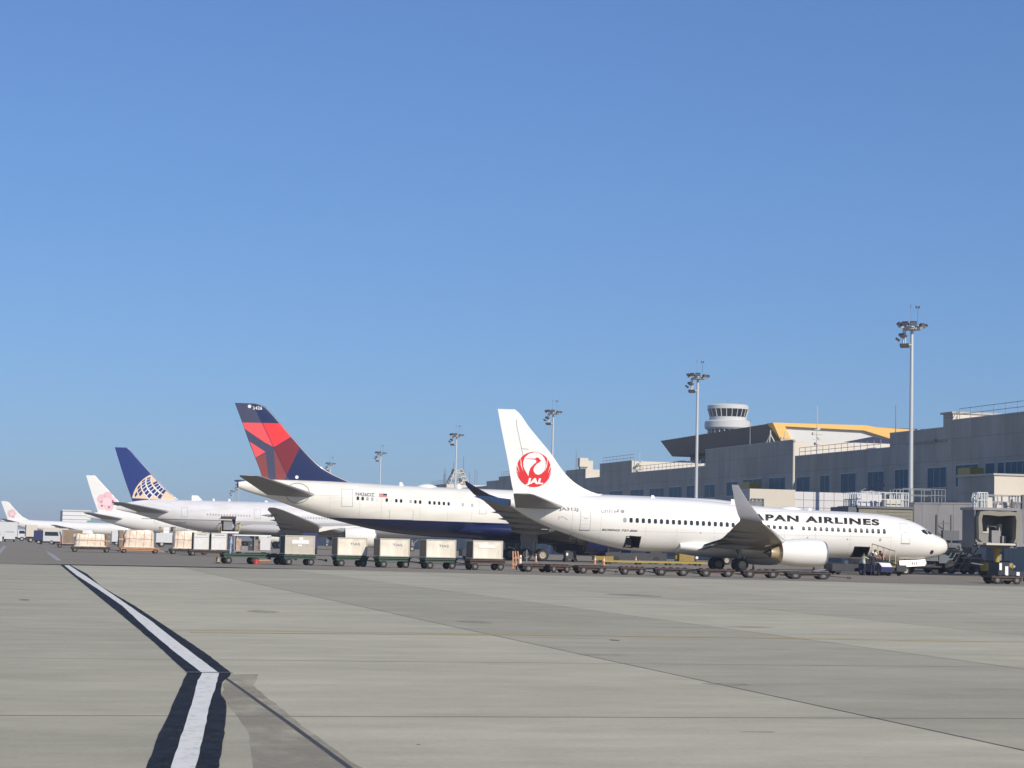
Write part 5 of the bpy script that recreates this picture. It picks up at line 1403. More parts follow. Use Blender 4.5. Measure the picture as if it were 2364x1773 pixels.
# stairs and rails beside the tunnel
mb = MB()
for a, b in (((7.4, 4.2, 2.6), (7.4, 4.2, 5.4)), ((8.9, 4.35, 2.6), (8.9, 4.35, 5.4))): mb.beam(a, b, .14)
for z in (3.2, 3.9, 4.6): mb.beam((7.4, 4.2, z), (8.9, 4.35, z), .07)
mb.box(5.6, 9.0, 3.2, 4.4, 2.4, 2.6); mb.box(7.3, 8.9, 2.7, 3.15, 3.05, 3.95); mb.box(7.9, 8.1, 3.15, 3.4, 2.6, 3.6)
for k in range(9): mb.box(8.8 + k * .3, 9.1 + k * .3, 3.2, 4.4, 2.3 - k * .25, 2.36 - k * .25)
mb.build('service_stair', ['bridge_dark'], B1)

# fixed link and rotunda of the next stand, its white wall above the crane jet
B3 = thing('jet_bridge', 'pale box rotunda and white panelled jet bridge seen above the lettering of the crane jet', 'jet bridge', (98, 251, 0), 0, 'jet bridges at the terminal')
mb = MB(); block(mb, -1, 5, 9.55, -2.8, 3.4, 5.2); mb.build('rotunda', ['cream_box', 'cream_box', 'skylight'], B3)
mb = MB(); mb.box(3.403, 13.6, -.8, 2.2, 6.2, 9.35, 0)
for z in (7.3, 8.3): mb.box(3.403, 13.6, -.83, -.8, z, z + .05, 1)
for k in range(7): mb.box(4.6 + k * 1.4, 4.65 + k * 1.4, -.83, -.8, 6.2, 9.35, 1)
mb.build('tunnel', ['pale_box', 'bridge_grey'], B3)
mb = MB(); mb.box(13.6, 20, -.8, 2.2, 6.2, 8.2); mb.build('link_section', ['bridge_grey'], B3)
rail_cage(B3, 13.8, 15.6, -.8, 1.0, 8.2, 1.5, n=3)
rail_cage(B3, -2.6, -1.0, -1.3, -1.1, 7.0, 1.3, 'rail', n=3)
tunnel(B3, (-2, 0, 5.0), (-14, -12, 4.4), 2.9, 2.9, ribs=10)
mb = MB()
for x, y in ((0, 2), (12, 1), (-9, -8)): MB().tube((x, y, 0), (x, y, 5), .45, n=12).build('support_column', ['bridge_grey'], B3, smooth=50)
mb = MB()
for k in range(12): mb.box(13.6 + k * .3, 13.95 + k * .3, 2.3, 3.3, 8.6 + k * .17, 8.66 + k * .17)
mb.beam((13.6, 2.3, 9.6), (17.2, 2.3, 11.6), .10); mb.beam((13.6, 2.25, 8.75), (17.2, 2.25, 10.75), .12, .35); mb.beam((13.6, 3.35, 8.75), (17.2, 3.35, 10.75), .12, .35)
mb.build('roof_stair', ['machine_grey'], B3)

# ============================================================ GROUND EQUIPMENT
def dolly(name, label, cat, group, L=1.9, W=1.45, H=.62, mat='brown_dolly', bar=1):
    t = thing(name, label, cat, (0, 0, 0), 0, group)
    mb = MB()
    mb.box(-L / 2, L / 2, -W / 2, W / 2, H - .10, H)
    for y in (-W / 2 + .1, W / 2 - .2): mb.box(-L / 2 + .05, L / 2 - .05, y, y + .1, H - .26, H - .103)
    for x in (-L / 2 + .12, L / 2 - .22): mb.box(x, x + .1, -W / 2 + .05, W / 2 - .05, H - .34, H - .263)
    for k in range(5): mb.box(-L / 2 + .15 + k * (L - .4) / 4, -L / 2 + .22 + k * (L - .4) / 4, -W / 2 + .1, W / 2 - .1, H + .002, H + .05)
    mb.build('deck', [mat], t)
    if bar:
        mb = MB(); mb.beam((L / 2, 0, H - .25), (L / 2 + .85, 0, H - .33), .07); mb.box(L / 2 + .8, L / 2 + .95, -.08, .08, H - .42, H - .26); mb.build('tow_bar', [mat], t)
    for x in (-L / 2 + .38, L / 2 - .38):
        for y in (-W / 2 + .1, W / 2 - .1):
            mb = MB(); r = .25
            mb.revolve([(-.08, .01), (-.08, r * .9), (-.05, r), (.05, r), (.08, r * .9), (.08, .01)], (x, y, r), 14, 0, 'y')
            mb.revolve([(-.085, .01), (-.085, r * .45)], (x, y, r), 10, 1, 'y')
            mb.box(x - .09, x + .09, y - .04, y + .04, r, H - .26, 2)
            mb.build('wheel', ['tyre', 'hub_dull', mat], t, smooth=40)
    return t

def container(name, label, loc, rz, L, W, H, face='alu', side='alu_side', text=None, group=None, bands=0, patch=None, cat='container'):
    """box container; origin at its base centre"""
    t = thing(name, label, cat, loc, rz, group)
    mb = MB()
    x0, x1, y0, y1 = -L / 2, L / 2, -W / 2, W / 2
    mb.v += [(x0, y0, .0), (x1, y0, .0), (x1, y1, .0), (x0, y1, .0), (x0, y0, H), (x1, y0, H), (x1, y1, H), (x0, y1, H)]
    for f, mi in (((0, 1, 5, 4), 0), ((1, 2, 6, 5), 0), ((2, 3, 7, 6), 0), ((3, 0, 4, 7), 1), ((4, 5, 6, 7), 0), ((3, 2, 1, 0), 0)): mb.f.append(list(f)); mb.mi.append(mi)
    mb.build('body', [face, side], t)
    mb = MB(); e = .035
    for x in (x0, x1):
        for y in (y0, y1): mb.box(x - e, x + e, y - e, y + e, 0, H)
    for z in (e, H - e):
        for y in (y0, y1): mb.box(x0, x1, y - e * .9, y + e * .9, z - e, z + e)
        for x in (x0, x1): mb.box(x - e * .9, x + e * .9, y0, y1, z - e, z + e)
    mb.build('edge_frame', ['alu_grey'], t)
    if bands:
        mb = MB()
        for k in range(1, bands + 1): mb.box(x0 + L * k / (bands + 1) - .015, x0 + L * k / (bands + 1) + .015, y0 - .015, y0 - .002, .05, H - .05)
        mb.box(x0 + .05, x1 - .05, y0 - .014, y0 - .002, H * .48, H * .48 + .025)
        mb.build('panel_seam', ['alu_grey'], t)
    if patch:
        mb = MB()
        for a, b, c, d in patch: mb.box(x0 + L * a, x0 + L * b, y0 - .03, y0 - .003, H * c, H * d)
        mb.build('placard', ['white'], t)
    if text: flat_text('stencil', text, (x0 + L * .42, y0 - .012, H * .58), (1, 0, 0), (0, 0, 1), L * .34, .17, 'lettering_grey', t, .01)
    return t

HD = R(6)
# six boxed carts in the near row
row = [(21.9, 146.1, 'alu_grey', 'leftmost boxed cart', 'grey near-row container with a white placard and dark left end', None),
       (25.35, 144.6, 'alu', '', 'scuffed pale container with faint stencilled letters, right of the grey one with the white placard', 'TIAS'),
       (27.9, 142.3, 'alu', '', 'scuffed pale container, middle one of the five large near-row boxes', 'TIAS'),
       (30.75, 140.4, 'alu', '', 'scuffed pale container, second from the right of the five near-row boxes', 'TIAS'),
       (33.6, 138.6, 'alu', '', 'pale container with a dark left end, rightmost of the five near-row boxes', None)]
cartnames = ['green cart under the grey container with the white placard', 'green cart under the second box from the left', 'green cart under the third box from the left',
             'green cart under the second box from the right', 'brown cart under the rightmost box of the near row']
base_d = dolly('baggage_dolly', cartnames[0], 'dolly', 'carts carrying the near row of boxes', 2.35, 1.45, .72, 'green_dolly')
for i, (x, y, f, _, lab, txt) in enumerate(row):
    if i == 0: d = base_d
    elif i == 4: d = dolly('baggage_dolly', cartnames[4], 'dolly', 'carts carrying the near row of boxes', 2.6, 1.45, .72, 'brown_dolly')
    else: d = copy_tree(base_d)
    d.location = (x + .05, y, 0); d.rotation_euler = (0, 0, HD); d['label'] = cartnames[i]
    container('cargo_container', lab, (x, y, .775), HD, 2.08, 1.45, 1.24 + (.07 if i == 0 else 0), f, 'alu_side' if i in (0, 4) else 'brown_box', txt, 'large boxes on the near row of carts',
              3 if i == 0 else 0, [(.22, .80, .56, .76), (.46, .60, .77, .90), (.43, .57, .42, .52)] if i == 0 else ([(.18, .72, .58, .76)] if i == 4 else None))
# dark smudges / tears on two of them are built as loose straps
mb = MB()
# empty green dolly at the left of the row, with a fire-red stand and a yellow bollard
gd = dolly('baggage_dolly', 'empty dark green dolly in front of the two white containers', 'dolly', 'empty dollies in the near row', 2.6, 1.5, .74, 'green_dolly')
gd.location = (18.05, 147.6, 0); gd.rotation_euler = (0, 0, HD)
g2 = copy_tree(gd); g2.location = (20.1, 148.6, 0); g2['label'] = 'empty green dolly half hidden left of the grey container'
jk = thing('trolley_jack', 'small red jack under the dolly left of the grey container', 'jack', (19.35, 146.5, 0))
mb = MB(); mb.revolve([(0, .01), (.02, .22), (.35, .20), (.38, .01)], (-.25, 0, 0), 12, 0, 'z'); mb.build('body', ['red_paint'], jk, smooth=40)
mb = MB(); mb.beam((-.1, 0, .28), (.75, 0, .32), .07); mb.build('handle', ['orange_dolly'], jk)
bl = thing('bollard', 'small yellow post left of the empty green dolly', 'bollard', (16.75, 149.5, 0))
mb = MB(); mb.tube((0, 0, 0), (0, 0, .36), .15, .13, 10); mb.build('post', ['yellow_rail'], bl, smooth=40)
mb = MB(); mb.tube((0, 0, .36), (0, 0, .42), .16, .13, 10); mb.build('cap', ['yellow'], bl, smooth=40)
pl = thing('sign_post', 'thin pale blue post at the left end of the empty green dolly', 'post', (17.35, 147.3, .72))
mb = MB(); mb.tube((0, 0, 0), (.03, 0, .85), .06, n=8); mb.build('post', ['shirt_blue'], pl)
mb = MB(); mb.tube((.03, 0, .70), (.03, 0, .98), .11, .08, 8); mb.build('head', ['shirt_blue'], pl)

# empty dollies right of the boxes
empt = [(36.0, 134.0, 2.15, 'rusty empty dolly just right of the last box, beside the orange barrier legs'), (38.9, 131.2, 2.0, 'empty brown dolly standing apart below the blue engine'),
        (41.25, 129.4, 1.7, 'empty dolly at the left end of the long coupled string'), (43.5, 128.2, 2.3, 'second dolly of the long coupled string'), (46.1, 127.0, 2.3, 'third dolly of the coupled string, left of the crane jet main wheels'),
        (48.8, 126.2, 2.4, 'fourth dolly of the coupled string, below the crane jet wing'), (51.55, 124.9, 2.9, 'last low dark dolly of the string, under the crane jet engine')]
ed = dolly('baggage_dolly', 'x', 'dolly', 'empty dollies in the near row', 2.0, 1.4, .50, 'brown_dolly')
for i, (x, y, L, lab) in enumerate(empt):
    o = ed if i == 0 else copy_tree(ed)
    o.location = (x, y, 0); o.rotation_euler = (0, 0, HD - R(16 if i > 1 else 4)); o.scale = (L / 2.0, 1, 1 if i < 6 else .85); o['label'] = lab
o = copy_tree(ed); o.location = (37.25, 133.2, 0); o.rotation_euler = (0, 0, HD); o.scale = (.75, 1, 1); o['label'] = 'short empty dolly second to the right of the last box'
o = copy_tree(ed); o.location = (62.3, 119.3, 0); o.rotation_euler = (0, 0, 0); o['label'] = 'dark empty dolly at the right edge of the apron, below the yellow bridge column'
ob = thing('barrier_frame', 'orange barrier legs leaning on the dolly next to the last box', 'barrier', (34.95, 134.9, 0))
mb = MB()
for x in (-.25, 0, .28): mb.beam((x, 0, .1), (x * .6 - .12, .05, 1.35), .08)
mb.beam((-.35, 0, .5), (.7, -.05, .25), .10); mb.beam((-.3, 0, .9), (.35, 0, .9), .06); mb.build('frame', ['orange_dolly'], ob)
mb = MB(); mb.box(.20, .32, -.03, .05, .5, 1.1); mb.build('reflector', ['cone_white'], ob)
ps = thing('marker_post', 'thin dark post standing behind the first rusty empty dolly', 'post', (36.3, 137.5, 0))
mb = MB(); mb.tube((0, 0, 0), (0, 0, 1.45), .05, n=6); mb.build('post', ['machine_grey'], ps)
mb = MB(); mb.tube((0, 0, 0), (0, 0, .06), .2, n=12); mb.build('foot', ['machine_grey'], ps)

# far row: pallets of netted cargo and white containers
def cargo_pallet(label, loc, rz, L, W, H, seed, mat='cargo_film', side='brown_box'):
    t = thing('cargo_pallet', label, 'cargo', loc, rz, 'wrapped cargo pallets in the far row')
    rng = random.Random(seed)
    mb = MB(); n, m_ = 14, 7; rings = []
    # lumpy wrapped load: rounded block with bulges
    for j in range(m_ + 1):
        z = H * j / m_; ring = []
        for k in range(40):
            a = 2 * math.pi * k / 40; c, s = math.cos(a), math.sin(a)
            q = (abs(c) ** 7 + abs(s) ** 7) ** (-1 / 7)
            f = 1 + rng.uniform(-.025, .025) - (.10 if j == m_ else 0) - (.03 if j == m_ - 1 else 0)
            ring.append((L / 2 * c * q * f, W / 2 * s * q * f, z + (rng.uniform(-.08, .04) if j >= m_ - 1 else 0)))
        rings.append(ring)
    mb.loft(rings, 0); mb.build('load', [mat], t, smooth=30)
    mb = MB()
    for k in range(4):
        x = -L / 2 + L * (k + .5) / 4 + rng.uniform(-.15, .15)
        mb.beam((x - .04, -W / 2 - .03, .05), (x + .04, -W / 2 - .02, H * .96), .03)
    mb.beam((-L / 2, -W / 2 - .035, H * .5), (L / 2, -W / 2 - .035, H * .46), .03)
    mb.build('cargo_strap', ['cargo_pink'], t)
    mb = MB(); mb.box(-L / 2 - .08, L / 2 + .08, -W / 2 - .08, W / 2 + .08, -.06, -.003); mb.build('base_sheet', ['alu'], t)
    return t
far_row = [(11.6, 221.5, 3.9, 3.1, 1.25, 'netted cargo pallet on the leftmost brown dolly', 'brown_dolly', 'cargo_film'),
           (16.6, 221.6, 3.6, 3.05, 1.75, 'taller netted cargo pallet on the pale orange dolly', 'orange_dolly', 'cargo_film'),
           (21.6, 220.4, 3.5, 3.1, 1.75, 'netted cargo pallet on the third dolly from the left', 'brown_dolly', 'cargo_film')]
pd = {}
for i, (x, y, L, w, h, lab, dm, cm) in enumerate(far_row):
    if dm not in pd: o = pd[dm] = dolly('pallet_dolly', 'x', 'dolly', 'pallet dollies in the far row', 4.0, 2.2, .55, dm)
    else: o = copy_tree(pd[dm])
    o.location = (x, y, 0); o['label'] = lab.replace('taller ', '').replace('netted cargo pallet on the ', '') .strip() + ' carrying wrapped cargo'
    cargo_pallet(lab, (x - .1, y, .67), 0, w, 2.0, h, i + 3, cm)
    t = thing('cargo_stack', 'brown wrapped stack at the ' + ('right end of the first netted pallet', 'left end of the second netted pallet', 'right end of the third netted pallet')[i], 'cargo', (x + (-1.95 if i == 1 else w / 2 + .12), y, .61))
    mb = MB(); rng = random.Random(i)
    rings = [[(sx * (.22 + rng.uniform(-.03, .03)), sy * (.9 + rng.uniform(-.05, .05)), h * z) for sx, sy in ((-1, -1), (0, -1.05), (1, -1), (1, 0), (1, 1), (-1, 1))] for z in (0, .35, .7, 1.0)]
    mb.loft(rings); mb.build('load', ['cargo_pink' if i == 2 else 'brown_box'], t)
    mb = MB(); mb.box(-.25, .25, -.96, -.93, h * .45, h * .5); mb.build('strap', ['cream_box'], t)
tk = container('cargo_container', 'brown-sided container with a pale round mark behind the first netted pallet', (12.6, 288, .55), 0, 2.6, 1.6, 1.9, 'brown_box', 'brown_box', cat='container')
mb = MB(); mb.revolve([(0, .01), (0, .28)], (.4, -.83, 1.1), 14, 0, 'y'); mb.build('round_mark', ['cream_wall'], tk, fix=False)
o = copy_tree(pd['brown_dolly']); o.location = (12.6, 288, 0); o['label'] = 'dolly carrying the brown-sided container with the round mark'

for i, (x, lab) in enumerate(((21.45, 'left one of the two white square containers behind the green dolly'), (23.1, 'right one of the two white square containers behind the green dolly'))):
    c = container('cargo_container', lab, (x - .15, 205.6 - i * .4, .62), R(2), 1.48, 1.5, 1.66, 'alu_white', 'alu_side', None, 'white square containers in the far row', 0, None)
    mb = MB(); mb.box(-.66, .66, -.775, -.755, 1.18, 1.2, 0); mb.box(-.45, .5, -.775, -.755, 1.42, 1.47, 0); mb.build('panel_seam', ['lettering_grey'], c)
o = copy_tree(pd['brown_dolly']); o.location = (22.1, 205.6, 0); o['label'] = 'dolly under the two white square containers'
# open baggage cart with luggage
bc = thing('baggage_cart', 'open-sided baggage cart with a pale roof and loose luggage, right of the two white containers', 'cart', (26.3, 204.2, 0))
mb = MB(); mb.box(-2.0, 1.6, -.8, .8, 2.05, 2.16); mb.build('roof', ['white'], bc)
mb = MB(); mb.box(-2.0, 1.6, -.8, .8, .5, .62)
for x in (-1.95, .0, 1.5):
    for y in (-.75, .75): mb.box(x - .04, x + .04, y - .04, y + .04, .62, 2.05)
mb.build('frame', ['machine_grey'], bc)
mb = MB(); mb.box(-1.98, -1.9, -.78, .78, .62, 2.05); mb.box(.55, 1.55, -.82, -.80, .70, 1.9); mb.build('curtain', ['pale_box'], bc)
for dx in (-1.4, 1.0): wheels_pair(bc, dx, 0, .26, .16, 1.3)
for x, z, w, h, m_, lab in ((-1.5, .62, .5, 1.15, 'cargo_pink', 'pinkish brown bag'), (-.95, .62, .7, .45, 'machine_grey', 'grey suitcase'), (-.3, .62, .6, .9, 'machine_dark', 'black suitcase'), (-.9, 1.08, .65, .35, 'black', 'black duffel'), (.2, .62, .35, 1.1, 'brown_box', 'brown box')):
    b_ = thing('suitcase', lab + ' standing in the open-sided baggage cart', 'luggage', (26.3 + x, 204.2, z))
    mb = MB(); mb.box(-w / 2, w / 2, -.5, .5, .001, h); mb.build('shell', [m_], b_)
    mb = MB(); mb.box(-.08, .08, -.52, -.505, h * .55, h * .62); mb.build('handle', ['hub'], b_)

# traffic cones
def cone_thing():
    t = thing('traffic_cone', 'x', 'traffic cone', (0, 0, 0), 0, 'faded orange cones round the parked jets')
    mb = MB(); mb.box(-.2, .2, -.2, .2, 0, .04); mb.revolve([(.04, .17), (.55, .09), (.9, .055), (.93, .01)], (0, 0, 0), 12, 0, 'z'); mb.build('body', ['cone'], t, smooth=40)
    mb = MB(); mb.revolve([(.42, .121), (.66, .085)], (0, 0, 0), 12, 0, 'z'); mb.build('band', ['cone_white'], t, smooth=40)
    return t
cz = cone_thing()
cones = [(57.0, 212.0, 'cone right of the cream jet main wheels'), (60.4, 201.8, 'cone in front of the yellow beam, left one of a pair'), (59.0, 194.1, 'cone at the left end of the yellow beam, right one of a pair'),
         (66.6, 207.7, 'cone standing before the middle of the yellow beam'), (64.4, 170.2, 'cone touching the crane jet main wheel'), (62.5, 163.1, 'cone just right of the crane jet main wheel'),
         (69.0, 165.8, 'cone below the middle of the crane jet engine'), (72.1, 168.8, 'cone right of the crane jet engine'), (74.9, 144.9, 'cone under the open-mouthed jet bridge')]
for i, (x, y, lab) in enumerate(cones):
    o = cz if i == 0 else copy_tree(cz)
    o.location = (x, y, 0); o['label'] = lab; s = .95; o.scale = (s * .8, s * .8, s)

# vehicles ------------------------------------------------------------
def truck(label, loc, rz, L, W, H, body='truck_white', cabm='truck_white', clear=.9, cab_l=2.0, name='box_truck', cat='truck', wr=.5, hub='hub'):
    """front towards +X"""
    t = thing(name, label, cat, loc, rz)
    mb = MB(); mb.box(0, L - cab_l - .12, -W / 2, W / 2, clear, H); mb.box(-.05, L - cab_l - .1, -W / 2 - .02, W / 2 + .02, clear - .12, clear - .003); mb.build('cargo_box', [body], t)
    mb = MB(); x0 = L - cab_l
    sec = [(x0, clear - .3), (L - .02, clear - .3), (L, clear + .45), (L - .35, min(H, clear + 1.55)), (x0, min(H, clear + 1.6))]
    n = len(sec)
    mb.v += [(x, -W / 2 + .05, z) for x, z in sec] + [(x, W / 2 - .05, z) for x, z in sec]
    mb.f += [list(range(n)), list(range(2 * n - 1, n - 1, -1))] + [[i, (i + 1) % n, n + (i + 1) % n, n + i] for i in range(n)]; mb.mi += [0] * (n + 2)
    cab = mb.build('cab', [cabm], t)
    mb = MB()
    for s in (-1, 1):
        y = s * (W / 2 - .04)
        mb.add([(x0 + .3, y, clear + .65), (L - .3, y, clear + .65), (L - .5, y, clear + 1.35), (x0 + .3, y, clear + 1.35)], [(0, 1, 2, 3)])
    mb.add([(L - .02 - .04, -W / 2 + .2, clear + .6), (L - .06, W / 2 - .2, clear + .6), (L - .31, W / 2 - .2, clear + 1.4), (L - .31, -W / 2 + .2, clear + 1.4)], [(0, 1, 2, 3)])
    mb.v = [(x + (.03 if i >= 8 else 0), y, z) for i, (x, y, z) in enumerate(mb.v)]
    mb.build('window', ['glass_dark'], cab, fix=False)
    mb = MB(); mb.box(.1, L - .2, -W * .3, W * .3, wr * .8, clear - .15); mb.build('chassis', ['machine_dark'], t)
    for x in (wr + .5, L - cab_l * .5):
        for y in (-W / 2 + .18, W / 2 - .18):
            mb = MB(); mb.revolve([(-.14, .01), (-.14, wr * .9), (-.08, wr), (.08, wr), (.14, wr * .9), (.14, .01)], (x, y, wr), 16, 0, 'y')
            mb.revolve([(-.145, .01), (-.145, wr * .5)], (x, y, wr), 12, 1, 'y'); mb.revolve([(.145, .01), (.145, wr * .5)], (x, y, wr), 12, 1, 'y')
            mb.build('wheel', ['tyre', hub], t, smooth=40)
    for y in (-W * .35, W * .35):
        mb = MB(); mb.box(L - .02, L + .02, y - .12, y + .12, clear, clear + .15); mb.build('headlight', ['glass_grey'], t)
    return t
truck('big grey-white service truck in the shade behind the crane jet nose', (79.8, 177.5, 0), 0, 8.4, 2.5, 3.4, body='truck_shade', cabm='truck_shade', hub='machine_dark', clear=1.25, cab_l=2.5, wr=.68)  # hubs darkened too, as part of the painted shade
truck('white and navy van driving towards the camera on the left road', (9.9, 372.5, 0), R(-12), 4.6, 1.9, 2.4, clear=.85, cab_l=3.0, body='navy_vehicle', name='service_van', cat='van', wr=.38)
truck('flatbed tractor with brown load at the left edge', (-1.2, 337.5, 0), 0, 5.2, 2.0, 1.55, body='brown_box', clear=.8, cab_l=1.7, name='service_tractor', cat='tractor', wr=.42)
truck('cream box truck right of the white and navy van', (14.2, 469, 0), 0, 6.8, 2.3, 3.1, body='cream_box', cabm='red_paint', clear=1.0, cab_l=1.3)
truck('brown and cream truck under the tail of the leftmost jet', (10.0, 447.4, 0), R(5), 3.4, 2.2, 3.6, body='cream_box', cabm='brown_box', clear=1.3, cab_l=1.0)
truck('white box truck standing left of the brown and cream one', (6.8, 446, 0), R(90), 4.0, 2.2, 2.0, clear=.7, cab_l=1.2)
truck('long white truck at the far left horizon', (-2, 505, 0), 0, 13.5, 2.4, 4.4, clear=1.1, cab_l=2.0, wr=.55)
truck('red-fronted tractor left of the first pallet dolly', (13.1, 341.5, 0), 0, 2.4, 1.6, 1.5, body='red_paint', cabm='red_paint', clear=.5, cab_l=.9, name='tow_tractor', cat='tractor', wr=.35)
truck('navy and white tractor between the two near boxes under the grey engine', (41.0, 263, 0), R(80), 3.2, 1.9, 2.7, body='navy_vehicle', cabm='truck_white', clear=.8, cab_l=1.2, name='tow_tractor', cat='tractor', wr=.42)
truck('white van behind the first netted pallet', (24.0, 388, 0), 0, 4.4, 1.9, 2.6, clear=.8, cab_l=1.6, name='service_van', cat='van', wr=.38)
truck('small white car between the first two netted pallets', (26.2, 404.7, 0), 0, 2.6, 1.6, 1.5, clear=.5, cab_l=1.6, name='service_car', cat='car', wr=.3)
truck('white truck between the second and third netted pallets', (29.9, 363, 0), 0, 6.4, 2.3, 2.4, clear=.9, cab_l=1.6)
truck('dark tug with a pale light between the netted pallet and the white containers', (27.6, 270.6, 0), 0, 4.2, 2.0, 2.0, body='machine_dark', cabm='machine_dark', clear=.7, cab_l=1.8, name='tow_tractor', cat='tractor', wr=.45)

# high loader at the blue-tailed jet
def high_loader(label, loc, zt, w, d, extra=True):
    t = thing('cargo_loader', label, 'cargo loader', loc)
    mb = MB(); mb.box(-w / 2, w / 2, -d, 0, zt - .35, zt, 0); mb.build('platform', ['white'], t)
    mb = MB()
    for s in (-1, 1):
        mb.beam((s * w * .42, -d + .3, .5), (s * w * .42, -.3, zt - .4), .16); mb.beam((s * w * .42, -.3, .5), (s * w * .42, -d + .3, zt - .4), .16)
    mb.build('scissor_lift', ['machine_dark'], t)
    mb = MB(); mb.box(-w / 2, w / 2, -d - 3.5, .2, .35, .75); mb.build('chassis', ['machine_dark'], t)
    mb = MB()
    for s in (-1, 1):
        mb.box(s * w / 2 - .09, s * w / 2 + .09, -d, -d + .18, zt, zt + 1.6); mb.box(s * w / 2 - .09, s * w / 2 + .09, -.2, 0, zt, zt + 1.6); mb.box(s * w / 2 - .05, s * w / 2 + .05, -d, 0, zt + 1.4, zt + 1.6)
    mb.build('side_rail', ['yellow'], t)
    for y in (-.4, -d - 2.6): wheels_pair(t, 0, y, .35, .3, 0, axis='x')
    for y in (-.4, -d - 2.6):
        mb = MB()
        for s in (-1, 1): mb.revolve([(-.15, .01), (-.15, .33), (.15, .33), (.15, .01)], (s * w * .42, y, .33), 14, 0, 'x')
        mb.build('wheel', ['tyre'], t, smooth=40)
    return t
high_loader('high cargo loader with yellow rails at the open hold of the blue-tailed jet', (46.6, 401.0, 0), 3.05, 3.3, 4)
high_loader('cargo loader with a white load beside the second blossom jet', (51.8, 593.0, 0), 2.9, 3.9, 4)
t = thing('cargo_box', 'white box standing on the loader platform beside the second blossom jet', 'box', (51.6, 591.2, 2.905))
mb = MB(); mb.box(-.9, .7, -1, 1, 0, 1.5); mb.build('shell', ['white'], t); mb = MB(); mb.box(-.9, .7, -1.03, -1.003, .7, .78); mb.build('seam', ['alu_grey'], t)

# belt loader at the forward hold of the crane jet
bl_ = thing('belt_loader', 'belt loader with tan guard rails reaching the forward hold of the crane jet', 'belt loader', (70.35, 155.0, 0), R(-97))
# local +X runs from the hold down towards the camera
mb = MB(); mb.beam((-4.1, 0, 1.42), (3.4, 0, .72), .75, .16); mb.build('conveyor', ['yellow'], bl_)
mb = MB(); mb.beam((-4.12, 0, 1.53), (3.42, 0, .83), .6, .03); mb.build('belt', ['belt'], bl_)
mb = MB()
for k in range(5):
    x = -4.0 + k * 1.55; z = 1.5 - (x + 4.1) * .093; mb.beam((x, .42, z), (x, .42, z + 1.0), .06)
mb.beam((-4.0, .42, 2.5), (2.2, .42, 1.92), .06); mb.build('guard_rail', ['yellow_rail'], bl_)
mb = MB(); mb.box(-1.6, 3.3, -.9, .6, .42, .78); mb.box(1.6, 3.4, -1.0, -.45, .45, 1.0); mb.build('chassis', ['machine_dark'], bl_)
mb = MB(); mb.box(2.9, 3.5, .1, .9, .35, .85); mb.build('bonnet', ['machine_dark'], bl_)
for x in (-1.1, 2.5):
    for y in (-.8, .6):
        mb = MB(); mb.revolve([(-.1, .01), (-.1, .3), (.1, .3), (.1, .01)], (x, y, .3), 14, 0, 'y'); mb.revolve([(-.105, .01), (-.105, .16)], (x, y, .3), 10, 1, 'y'); mb.revolve([(.105, .01), (.105, .16)], (x, y, .3), 10, 1, 'y'); mb.build('wheel', ['tyre', 'hub'], bl_, smooth=40)

# small navy tug with a white bonnet
tg = thing('tow_tractor', 'small navy tractor with a white bonnet in front of the belt loader', 'tractor', (67.9, 150.8, 0), R(-70))
mb = MB()
sec = [(-1.3, .3), (1.25, .3), (1.3, .62), (1.0, .98), (.1, 1.02), (0, .75), (-1.2, .78)]; n = len(sec)
mb.v += [(x, -.62, z) for x, z in sec] + [(x, .62, z) for x, z in sec]
mb.f += [list(range(n)), list(range(2 * n - 1, n - 1, -1))] + [[i, (i + 1) % n, n + (i + 1) % n, n + i] for i in range(n)]; mb.mi += [0] * (n + 2)
mb.build('body', ['navy_vehicle'], tg)
mb = MB(); mb.add([(.12, -.58, 1.035), (1.0, -.58, 1.0), (1.0, .58, 1.0), (.12, .58, 1.035), (1.29, -.55, .70), (1.29, .55, .70)], [(0, 1, 2, 3), (1, 4, 5, 2)]); mb.build('bonnet', ['white'], tg, fix=False)
mb = MB(); mb.box(-.7, -.25, -.3, .3, .78, .9); mb.box(-.8, -.68, -.3, .3, .85, 1.35); mb.build('seat', ['machine_dark'], tg)
mb = MB(); mb.tube((.05, .2, .95), (-.15, .2, 1.2), .03, n=6); mb.revolve([(-.02, .17), (.02, .17)], (-.15, .2, 1.22), 12, 0, 'z'); mb.build('steering_wheel', ['machine_dark'], tg)
for x in (-.85, .8):
    for y in (-.6, .6):
        mb = MB(); mb.revolve([(-.1, .01), (-.1, .28), (.1, .28), (.1, .01)], (x, y, .28), 14, 0, 'y'); mb.revolve([(-.105, .01), (-.105, .14)], (x, y, .28), 10, 1, 'y'); mb.build('wheel', ['tyre', 'hub'], tg, smooth=40)

# low dark equipment left of the tug
gp = thing('power_unit', 'low dark blue machine on the ground just left of the people', 'machine', (66.6, 153.0, 0), R(-4))
mb = MB(); mb.box(-1.6, 2.0, -.8, .8, .3, .85); mb.box(.6, 2.0, -.7, .7, .853, 1.1); mb.build('body', ['machine_dark'], gp)
for dx in (-1.1, 1.4): wheels_pair(gp, dx, 0, .25, .16, 1.4)
mb = MB(); mb.beam((-1.6, 0, .4), (-3.0, -.3, .25), .08); mb.build('tow_bar', ['machine_grey'], gp)
gp = thing('ground_stand', 'white lamp and short tan post on a dark stand right of the crane jet engine', 'stand', (71.0, 165.0, 0))
mb = MB(); mb.box(-1.2, 1.2, -.5, .5, .2, .8); mb.build('body', ['machine_dark'], gp)
mb = MB(); mb.tube((1.0, -.6, .7), (1.0, -.6, 1.3), .14, n=10); mb.build('post', ['yellow_rail'], gp)
